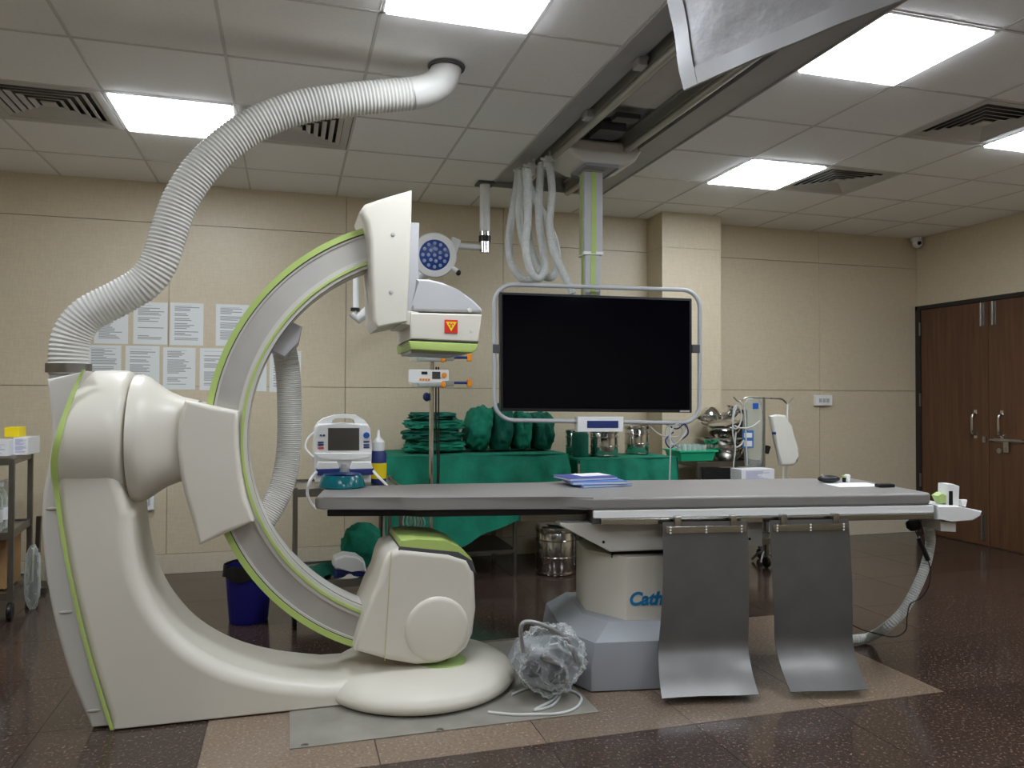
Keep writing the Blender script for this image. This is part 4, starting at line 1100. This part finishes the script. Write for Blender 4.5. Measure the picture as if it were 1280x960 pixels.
# bottle
q = PY(473, 600, 4.5)
bt = thing('antiseptic_bottle', 'squeeze bottle with white nozzle and yellow label beside the defibrillator', 'bottle', (PY(473, 590, 4.5).x, 4.5, .722))
MB().lathe([(0, 0), (.042, 0), (.046, .01), (.046, .17), (.036, .19), (0, .19)], n=24).build('body', bluep, bt)
MB().lathe([(.0465, .03), (.0472, .03), (.0472, .12), (.0465, .12)], n=24).build('label_wrap', yellow, bt)
MB().lathe([(.034, .19), (.036, .24), (.028, .25), (.01, .27), (.005, .31), (0, .31)], n=20).build('nozzle', white, bt)
# things on the trolley's lower shelf
o = W().blob((.42, 4.58, .35), (.115, .095, .125), 21, .22, 2.2, 4, .9, fit=lambda p: Vector((min(p.x, .57), min(p.y, 4.71), max(p.z, .236)))).build('cloth_heap', greenc, ang=80); rebase(o, (.44, 4.6, .235)); tag(o, 'crumpled green cloth heap on the lower trolley shelf', 'linen')
def hang(s, t_):
    p = PY(375+42*s, 712-26*s**.6, 4.35)
    return Vector((p.x, 4.30+.25*t_, .246+.06*s*(1-abs(2*t_-1))+.012*math.sin(s*9+t_*4)))
o = W().sheet(hang, 20, 10, .004).build('green_cloth', greend, ang=80); rebase(o, (.2, 4.4, .236)); tag(o, 'flat green cloth spilling along the lower trolley shelf', 'linen')
mv = thing('suction_pump', 'small white and navy portable medical unit on the lower trolley shelf', 'medical device', (.40, 4.33, .235))
E('shell', white, mv, lambda b: b.prism(dpoly([(416, 707), (418, 699), (430, 694), (446, 696), (456, 703), (459, 716), (440, 712), (420, 712)], 4.27), 4.27, 4.4, .012))
E('base', bluep, mv, lambda b: b.prism([(a, max(c, .24)) for a, c in dpoly([(417, 722), (418, 709), (440, 711), (459, 715), (457, 733), (430, 735)], 4.29)], 4.28, 4.4, .006))
E('bowl', mat('pale_cup_plastic', (208, 204, 196), .3), mv, lambda b: b.lathe([(0, .075), (.02, .075), (.045, .05), (.06, .01), (.075, 0), (0, 0)], (PY(436, 735, 4.30).x, 4.335, .236), n=24))
bx = thing('blue_white_carton', 'white and blue carton beside the portable unit on the trolley shelf', 'carton', (.53, 4.32, .235))
E('carton_body', white, bx, lambda b: b.box((.525, 4.33, .31), (.1, .12, .14), .004))
E('blue_panel', blueb, bx, lambda b: (b.box((.505, 4.266, .28), (.055, .01, .06), .002), b.box((.535, 4.268, .355), (.03, .008, .022), .002)))
# ---- drip pole with syringe pumps
ip = thing('pump_pole', 'steel infusion pole with black cables behind the patient table', 'drip stand', (.797, 4.40, 0))
MB().cyl((0, 0, .1), (0, 0, 1.50), .0135, 14).build('pole', chrome, ip)
for k in range(5):
    a = k*2*math.pi/5+.3; lg = MB().tube([(0, 0, .11), (.12*math.cos(a), .12*math.sin(a), .10), (.26*math.cos(a), .26*math.sin(a), .075)], .012, 8).build('leg', steeld, ip)
    MB().lathe([(0, -.01), (.028, -.01), (.03, 0), (.028, .01), (0, .01)], (.27*math.cos(a), .27*math.sin(a), .031), 'X', 14).build('caster', black, lg)
MB().box((0, 0, .105), (.06, .06, .04), .01).build('hub', black, ip)
for i in range(2): MB().tube(spline([(.03+.014*i, .025, 1.40), (.03+.016*i, .025, 1.1), (.04+.01*i, .025, .8), (.03+.01*i, .025, .6)], 6), .0045, 6).build('cable', black, ip)
MB().blob((-.03, 0, 1.225), (.022, .02, .026), 2, .1, sub=3).build('clamp_knob', bluep, ip)
def pump(label, pyb, pys):
    YP = 4.34
    z0 = PY(540, pyb+8, YP).z; z1 = PY(540, pyb-8, YP).z; xa = PY(512, pyb, YP).x; xb = PY(561, pyb, YP).x
    t = thing('syringe_pump', label, 'syringe pump', ((xa+xb)/2, YP+.03, z0), group='syringe pumps on the pole')
    E('case', white, t, lambda b: b.bb(xa, xb, YP, YP+.045, z0, z1, .006))
    E('case_stripe', greyp, t, lambda b: b.bb(xa, xa+(xb-xa)*.5, YP-.004, YP+.04, z0-.006, z0+.002, .001))
    E('display', darkscreen, t, lambda b: b.bb(xa+.57*(xb-xa), xa+.78*(xb-xa), YP-.003, YP+.003, z0+.02, z1-.012))
    E('small_display', black, t, lambda b: b.bb(xa+.3*(xb-xa), xa+.45*(xb-xa), YP-.003, YP+.003, z1-.028, z1-.012))
    q = Vector((xa+.88*(xb-xa), YP, (z0+z1)/2+.005))
    E('dial', orange, t, lambda b: b.lathe([(0, -.014), (.014, -.012), (.016, 0)], q, 'Y', 14))
    for k in range(4): E('key', orange, t, lambda b: b.box((xa+(.28+.07*k)*(xb-xa), YP-.003, z0+.016), (.012, .008, .012), .002))
    zs_ = PY(540, pys, YP-.03).z; y_ = YP-.03
    xc = PY(553, pys, y_).x; xe = PY(585, pys, y_).x; xm = PY(566, pys, y_).x
    E('syringe_cradle', greyp, t, lambda b: b.bb(xa+.05, xc+.02, y_-.004, YP+.04, zs_-.014, zs_+.006, .004))
    E('syringe_barrel', clear2, t, lambda b: b.cyl((xa, y_-.004, zs_-.004), (xc+.02, y_-.004, zs_-.004), .015, 14))
    E('barrel_clamp', orange, t, lambda b: b.blob((xc, y_-.018, zs_-.004), (.014, .014, .022), 1, .05, sub=2))
    E('plunger_rod', bluep, t, lambda b: b.cyl((xm, y_, zs_+.008), (xe, y_, zs_+.008), .008, 10))
    E('plunger_block', steel, t, lambda b: b.bb(xc+.01, xm+.005, y_-.014, YP+.01, zs_-.012, zs_+.02, .003))
    E('plunger_grip', orange, t, lambda b: b.bb(xe-.006, xe+.022, y_-.016, y_+.02, zs_-.014, zs_+.03, .006))
pump('lower white syringe pump with orange dial on the pole', 470, 480)
pump('upper white syringe pump just below the x-ray detector', 437, 448)
# ---- right-hand trolley
rt = cart('instrument_trolley', 'steel trolley with black front beside the small draped table', 2.93, 3.46, 5.10, 5.44, [.30, .735], .75, pr=.014)
E('front_board', blackm, rt, lambda b: b.bb(2.96, 3.43, 5.085, 5.095, .40, .70))
E('taped_card', cardm, rt, lambda b: b.bb(3.22, 3.32, 5.078, 5.085, .60, .69))
tr = thing('plastic_tray', 'mint green plastic tray of clear cups on the trolley', 'tray', (3.03, 5.2, .752))
def tray(b, x0, x1, y0, y1, z, h, th=.004, fl=.02):
    o_ = [(x0, y0), (x1, y0), (x1, y1), (x0, y1)]
    def rng(e, zz): return [(x0-e, y0-e, zz), (x1+e, y0-e, zz), (x1+e, y1+e, zz), (x0-e, y1+e, zz)]
    v = rng(0, z)+rng(fl, z+h)+rng(fl+.01, z+h)+rng(fl+.01, z+h-.012)+rng(fl-th, z+h-.002)+rng(-th, z+th)
    f = [(0, 1, 2, 3), (20, 21, 22, 23)]
    for p, q_ in ((0, 4), (4, 8), (8, 12), (4, 16), (16, 20)):
        for i in range(4): f.append((p+i, p+(i+1) % 4, q_+(i+1) % 4, q_+i))
    b.faces(v, f)
ta = PY(848, 570, 5.14); tb_ = PY(893, 570, 5.14)
E('tray_body', mintp, tr, lambda b: tray(b, ta.x+.02, tb_.x-.02, 5.13, 5.34, .752, .08))
k = 0
for i in range(5):
    for j in range(2):
        c = Vector((ta.x+.062+.042*i, 5.18+.09*j, .758))
        o = W().lathe([(0, 0), (.019, 0), (.024, .11), (.023, .11), (.018, .004), (0, .004)], c, n=16).build('plastic_cup', cupm)
        rebase(o, c); tag(o, 'clear plastic cup in the mint green tray, %s of the %s row from the left' % (('first', 'second', 'third', 'fourth', 'last')[i], ('front', 'back')[j]), 'cup', 'clear cups in the green tray')
def bowl(name, label, c, r, h, rim=.012, rot=None, cat='bowl', flat=.55):
    prof = [(0, 0), (r*flat, 0), (r*.8, h*.35), (r*.96, h*.8), (r, h), (r+rim, h+.002), (r+rim, h-.003), (r*.97, h-.004), (r*.93, h*.78), (r*.76, h*.33), (r*flat*.9, .004), (0, .004)]
    o = MB().lathe(prof, n=36).build(name, chrome); o.location = c
    if rot: o.rotation_euler = rot
    return tag(o, label, cat, 'steel bowls and basins')
bxp = PY(908, 560, 5.26).x
bowl('steel_basin', 'deep steel basin at the bottom of the bowl stack', (bxp, 5.27, .738), .14, .10)
bowl('steel_tray', 'wide shallow steel basin in the middle of the bowl stack', (bxp-.03, 5.27, .842), .17, .07, flat=.8)
bowl('steel_bowl', 'medium steel bowl sitting above the wide basin', (bxp-.02, 5.27, .916), .13, .075)
bowl('steel_pan', 'shallow steel dish tilted on the bowl stack', (bxp-.02, 5.27, 1.02), .16, .04, rot=(R(10), R(-14), 0), flat=.8)
bowl('steel_bowl', 'upturned rounded steel bowl on top of the stack at left', (PY(889, 520, 5.25).x, 5.27, 1.14), .085, .075, rot=(R(165), R(8), 0))
bowl('steel_cup', 'small steel cup on top of the stack at right', (PY(915, 512, 5.25).x, 5.27, 1.075), .05, .075, rot=(R(20), R(12), 0), cat='cup')
o = W().bb(PY(918, 570, 5.4).x, PY(932, 570, 5.4).x, 5.37, 5.43, .738, 1.13, .006).build('black_case', black); rebase(o, (PY(925, 570, 5.4).x, 5.4, .738)); tag(o, 'narrow upright black case behind the steel bowls', 'case')
# low side trolley, box, drip stand
c0 = PY(927, 598, 4.64); c1 = PY(968, 586, 4.64)
st2 = cart('side_trolley', 'low steel side trolley in front of the drip stand', c0.x-.03, c1.x+.06, 4.58, 4.82, [.25, .585], .59)
o = W().bb(c0.x, c1.x, 4.64, 4.78, .5855, c1.z, .002).build('white_carton', printb, smooth=False); rebase(o, ((c0.x+c1.x)/2, 4.71, .5855)); tag(o, 'long white printed carton behind the patient table edge', 'carton')
YI = 4.98
ivx = PY(955, 520, YI).x
iv = thing('drip_stand', 'thin steel drip stand with forked hooks near the pillar', 'drip stand', (ivx, YI, 0))
E('pole', steel, iv, lambda b: b.cyl((ivx, YI, .06), (ivx, YI, PY(955, 496, YI).z), .009, 10))
for k in range(4):
    a = k*math.pi/2+.7
    E('leg', steeld, iv, lambda b: b.tube([(ivx, YI, .08), (ivx+.05*math.cos(a), YI+.05*math.sin(a), .06), (ivx+.09*math.cos(a), YI+.09*math.sin(a), .012)], .01, 8))
E('cross_bar', steel, iv, lambda b: b.tube(spline([PY(917, 496, YI), PY(924, 502, YI), PY(932, 497, YI), PY(945, 497, YI), PY(968, 498, YI), PY(978, 499, YI), PY(984, 504, YI), PY(992, 497, YI)], 5), .006, 8))
E('hook_rod', white, iv, lambda b: b.cyl(PY(984.5, 503, YI), PY(984, 535, YI), .006, 8))
E('pole_clamp', black, iv, lambda b: b.box(PY(959, 562, YI), (.03, .03, .06), .004, rot=Matrix.Rotation(R(20), 3, 'Y')))
def film(name, label, cat, pxs, y, th_, m_):
    pts = [(PY(a, b, y).x, PY(a, b, y).z) for a, b in pxs]
    o = W().prism(pts, y-th_/2, y+th_/2, th_*.42, 3).build(name, m_, ang=70); rebase(o, (pts[0][0], y, min(p[1] for p in pts))); return tag(o, label, cat)
sb = film('saline_bag', 'large clear fluid bag with blue label hanging from the drip stand', 'fluid bag', [(931, 506), (934, 499), (944, 495), (950, 498), (954, 520), (952, 560), (951, 583), (932, 583), (930, 545)], 5.022, .06, clear2)
def sbp(name, m_, pxs): 
    pts = [(PY(a, b, 4.984).x, PY(a, b, 4.984).z) for a, b in pxs]
    w_ = W().prism(pts, 4.982, 4.986); return w_.build(name, m_, sb, smooth=False)
sbp('blue_logo_patch', blueb, [(941, 504), (948, 504), (948, 511), (941, 511)])
sbp('label_border', bookl, [(928, 538), (942, 538), (942, 560), (928, 560)])
lb = W().prism([(PY(a, b, 4.980).x, PY(a, b, 4.980).z) for a, b in [(930, 541), (940, 541), (940, 547), (930, 547)]], 4.978, 4.981); lb.prism([(PY(a, b, 4.980).x, PY(a, b, 4.980).z) for a, b in [(930, 551), (940, 551), (940, 558), (930, 558)]], 4.978, 4.981); lb.build('label_field', paperm, sb, smooth=False)
ub_ = film('collection_bag', 'milky white collection bag hanging from the right hook of the drip stand', 'fluid bag', [(961, 520), (970, 518), (981, 519), (984, 533), (992, 545), (998, 563), (992, 569), (996, 577), (990, 582), (974, 582), (970, 556)], 4.945, .05, milky)
W().prism([(PY(a, b, 4.916).x, PY(a, b, 4.916).z) for a, b in [(965, 540), (970, 540), (970, 543), (965, 543)]], 4.914, 4.919).build('blue_mark', bluep, ub_)
W().cyl(PY(984, 582, 4.945), PY(984, 600, 4.945), .008, 8).build('drain_tube', clear2, ub_)
W().cyl(PY(979, 582, 4.945), PY(979, 600, 4.945), .006, 8).build('drain_tube', milky, ub_)
tu = thing('drip_tubing', 'pale looping infusion tubing hanging beside the clear fluid bag', 'tubing', (3.35, 4.94, .8))
for pth_ in ([(924, 501), (928, 506), (931, 516), (932, 535), (933, 560), (934, 582)], [(921, 506), (917, 520), (916, 532), (920, 536), (925, 530), (927, 518), (923, 508), (917, 512), (916, 540), (919, 560), (917, 580), (918, 592), (926, 594)], [(918, 532), (926, 535), (938, 534), (946, 529), (950, 526)], [(920, 540), (919, 558), (926, 556), (930, 550)]):
    E('tube', hosel, tu, lambda b: b.tube(spline([PY(a, b_, 4.94) for a, b_ in pth_], 6), .0055, 6))
# ---- waste bin
bn = thing('waste_bin', 'dark blue plastic waste bin with black liner inside the arc opening', 'bin', (-.20, 4.45, 0))
MB().lathe([(0, 0), (.098, 0), (.102, .01), (.125, .30), (.122, .30), (.098, .014), (0, .012)], n=36).build('bucket', binblue, bn)
MB().sheet(lambda s, t_: Vector(((.127+.004*math.sin(s*40)+.006*t_)*math.cos(2*math.pi*s), (.127+.004*math.sin(s*40)+.006*t_)*math.sin(2*math.pi*s), .315-.07*t_+.01*math.sin(s*25)*t_)), 60, 4, .002).build('bin_liner', black, bn)
MB().lathe([(0, .25), (.118, .26), (.127, .315)], n=36).build('liner_inside', blackm, bn)
# ---- left trolley with supplies
lt = cart('supply_trolley', 'dark steel three-shelf supply trolley at the left edge', -1.99, -1.47, 4.76, 5.26, [.14, .47, .875], .88, rz=R(6), pr=.014, cast=.05)
def lbox(name, label, cat, px0, py0, px1, py1, y, dep, m_, z0, bev=.003):
    a = PY(px0, py1, y); b = PY(px1, py0, y)
    o = W().bb(a.x, b.x, y, y+dep, z0, b.z, bev).build(name, m_, smooth=bev > 0); rebase(o, ((a.x+b.x)/2, y+dep/2, z0)); return tag(o, label, cat)
lbox('supply_box', 'white printed supply box on top of the left trolley', 'box', 16, 547, 35, 572, 4.92, .22, printb, .89)
lbox('glove_box', 'silver grey supply packet at the left edge of the trolley top', 'box', -30, 550, 11, 572, 4.85, .2, printb, .89)
zt_ = PY(20, 547, 4.92).z
lbox('yellow_box', 'small bright yellow box on top of the white supply box', 'box', 5, 534, 24, 546, 4.97, .12, yellow, zt_+.001)
for (x, y, wh) in ((-1.545, 4.86, 'in front on'), (-1.555, 4.97, 'behind the front one on'), (-1.56, 5.08, 'rearmost on'), (-1.63, 4.9, 'at the picture edge on')):
    b_ = thing('wrapped_bottle', 'clear plastic bottle %s the middle shelf of the left trolley' % wh, 'bottle', (x, y, .476), group='clear bottles on the left trolley')
    MB().lathe([(0, 0), (.034, 0), (.036, .01), (.036, .17), (.03, .2), (.014, .225), (.014, .25), (0, .25)], n=18).build('bottle_body', clear2, b_)
    MB().lathe([(.0365, .05), (.037, .05), (.037, .12), (.0365, .12)], n=18).build('bottle_label', paperm, b_)
    MB().lathe([(.016, .235), (.016, .262), (0, .262)], n=12).build('cap', white, b_)
lbox('cardboard_box', 'brown cardboard box on the bottom trolley shelf', 'box', -40, 668, 8, 735, 4.90, .25, cardm, .148)
wr_ = MB().blob((0, 0, .18), (.04, .04, .18), 5, .12, 5, 4, .8).build('plastic_roll', clear2, ang=80); wr_.location = (PY(41, 700, 5.0).x, 5.0, .004); tag(wr_, 'crinkled clear plastic roll standing on the floor beside the left trolley', 'plastic wrap')
wr2 = MB().blob((0, 0, .16), (.05, .05, .16), 9, .15, 5, 4, .8).build('plastic_roll', clear2, ang=80); wr2.location = (PY(53, 700, 5.45).x+.03, 5.58, 0.002); tag(wr2, 'crinkled clear plastic bundle on the floor behind the trolley', 'plastic wrap')
ps = thing('folded_stand', 'dark leaning metal post standing between trolley and gantry', 'stand', (PY(44, 745, 5.42).x, 5.42, 0))
E('post', steeld, ps, lambda b: b.tube([PY(45, 738, 5.42), PY(49, 645, 5.42)], .018, 4))
E('foot_bar', steeld, ps, lambda b: b.bb(PY(42, 745, 5.42).x, PY(58, 745, 5.42).x, 5.40, 5.44, .001, .03, .003))

# ================================================================== THINGS ON THE PATIENT TABLE
def ont(px, py): return PZ(px, py, ZT+.001)
def book(name, label, px, py, w_, d_, h_, z, rz, m_, parts=True):
    c = ont(px, py); t = thing(name, label, 'book', (c.x, c.y, z), rz, 'booklets stacked on the patient table')
    MB().box((0, 0, h_-.001), (w_, d_, .002)).build('cover', m_, t, smooth=False)
    MB().box((0, 0, .001), (w_, d_, .002)).build('cover', m_, t, smooth=False)
    MB().box((.002, 0, h_/2), (w_-.008, d_-.006, h_-.004)).build('pages', paperm, t, smooth=False)
    return t
z = ZT+.001
book('booklet', 'pale blue and white booklet at the bottom of the stack', 748, 606, .26, .20, .012, z, R(4), bookl); z += .0125
book('booklet', 'light blue booklet second in the stack', 742, 606, .27, .20, .014, z, R(-5), bookl); z += .0145
book('booklet', 'dark blue booklet near the top of the stack', 731, 605, .26, .19, .014, z, R(6), bookb); z += .0145
c = ont(738, 604); o = MB().box((0, 0, .001), (.16, .12, .0015)).build('loose_sheet', paperm, smooth=False); o.location = (c.x, c.y, z); o.rotation_euler.z = R(8); tag(o, 'folded white sheet lying on the dark blue booklet', 'paper')
c = ont(428, 609)
bwl = thing('kidney_dish', 'round teal plastic dish at the narrow end of the patient table', 'dish', (c.x, c.y+.02, ZT+.001))
MB().lathe([(.098, 0), (.108, .003), (.107, .012), (.094, .05), (.088, .058), (.080, .058), (.082, .05), (.094, .01)], n=48).build('dish_wall', tealp, bwl)
MB().lathe([(0, .001), (.1, .001), (.1, .006), (0, .006)], n=48).build('dish_base', tealp, bwl)
MB().lathe([(.075, .04), (.087, .055), (.087, .06), (.072, .05)], n=48).build('dish_rim', bluep, bwl)
c = ont(1066, 606); o = MB().box((0, 0, .0006), (.24, .17, .001)).build('paper_sheet', paperm, smooth=False); o.location = (c.x, c.y, ZT+.0005); o.rotation_euler.z = TA; tag(o, 'white paper sheet under the computer mouse', 'paper')
c = PZ(1036, 603, ZT+.004)
ms = thing('computer_mouse', 'black wireless mouse on the white sheet', 'mouse', (c.x, c.y, ZT+.002), R(-15))
MB().blob((0, 0, .0195), (.056, .032, .019), 1, 0, sub=3).build('shell', black, ms)
MB().lathe([(0, -.004), (.007, -.003), (.007, .003), (0, .004)], (-.03, 0, .034), 'Y', 12).build('scroll_wheel', greyp, ms)
c = PZ(1059, 602, ZT+.004)
sbt = thing('small_vial', 'small white bottle with lime cap standing on the sheet', 'bottle', (c.x, c.y, ZT+.002))
MB().lathe([(0, 0), (.014, 0), (.015, .003), (.015, .034), (.01, .038), (0, .038)], n=18).build('vial', white, sbt)
MB().box((-.022, -.004, .012), (.014, .014, .024), .003).build('black_clip', black, sbt)
MB().lathe([(0, .0), (.012, .0), (.012, .008), (0, .01)], (-.022, -.004, .025), n=12).build('lime_cap', lime, sbt)
c = PZ(1106, 608, ZT+.004)
rm = thing('remote_control', 'slim black handset lying near the table end', 'remote', (c.x, c.y, ZT+.001), R(-6))
MB().box((0, 0, .008), (.085, .04, .016), .005).build('case', black, rm); MB().box((.045, 0, .009), (.014, .022, .012), .004).build('silver_tip', greyp, rm)

# ================================================================== WRAPPED FOOT PEDAL
fp = thing('foot_pedal', 'grey foot pedal with carrying bar wrapped in crinkled clear plastic', 'foot pedal', (1.06, 3.0, .005))
def wp(px, py, y): return PY(px, py, y)
E('pedal_base', midgrey, fp, lambda b: b.prism([(a, max(c, .012)) for a, c in [(PY(x, y, 2.95).x, PY(x, y, 2.95).z) for x, y in [(648, 838), (660, 812), (700, 808), (726, 826), (722, 852), (690, 866), (664, 858)]]], 2.95, 3.12, .012))
E('pedal_plate', steel, fp, lambda b: b.box(PY(690, 826, 2.97)+Vector((0, .02, .01)), (.12, .14, .02), .005, rot=Matrix.Rotation(R(25), 3, 'Y')))
E('pedal_switch', darkgrey, fp, lambda b: (b.box(PY(668, 836, 2.92), (.05, .04, .06), .008), b.box(PY(697, 846, 2.92), (.06, .04, .05), .008)))
E('carry_bar', mat('grey_bar_paint', (150, 150, 148), .35, metal=.5), fp, lambda b: b.tube(spline([PY(654, 815, 2.92), PY(651, 790, 2.92), PY(655, 778, 2.92), PY(672, 779, 2.92), PY(695, 789, 2.92), PY(708, 798, 2.92), PY(716, 814, 2.92), PY(722, 828, 2.93)], 6), .009, 10))
cen = PY(688, 822, 2.98)
def crumple(b):
    tmp = bmesh.new(); bmesh.ops.create_icosphere(tmp, subdivisions=5, radius=1)
    for v_ in tmp.verts:
        p = v_.co.copy(); k_ = 1+.2*noise.noise(p*2.1)+.20*abs(noise.noise(p*4.5+Vector((3, 1, 2))))+.10*abs(noise.noise(p*9))
        q_ = cen+Vector((p.x*.135*k_, p.y*.13*k_, p.z*.125*k_)); q_.z = max(q_.z, .008+.01*abs(noise.noise(p*6)))
        v_.co = q_
    b.merge(tmp)
E('plastic_wrap', clear, fp, crumple, ang=12)
pc = thing('pedal_cable', 'pale grey cables lying in loops on the floor beside the wrapped pedal', 'cable', (1.05, 2.85, .002))
for lw in ([(705, 862), (720, 866), (727, 874), (718, 886), (696, 892), (664, 893), (640, 893), (610, 890)], [(702, 864), (690, 876), (676, 883), (668, 888), (690, 882), (700, 870)], [(640, 868), (655, 862), (668, 858)]):
    E('cable', hosel, pc, lambda b: b.tube(spline([PZ(a, b_, .009) for a, b_ in lw], 8), .0055, 8))

ld = thing('patient_leads', 'bundle of thin white patient leads looping under the narrow end of the table', 'cables', (.72, 3.9, .5))
for i in range(5):
    a0 = 506+4*i
    E('lead_wire', white, ld, lambda b: b.tube(spline([PY(a0, 641, 3.75), PY(a0-2+i, 655, 3.75), PY(a0+4-i, 666+i % 3, 3.75), PY(a0+9, 655, 3.75), PY(a0+8-i, 641, 3.75)], 6), .0035, 6))
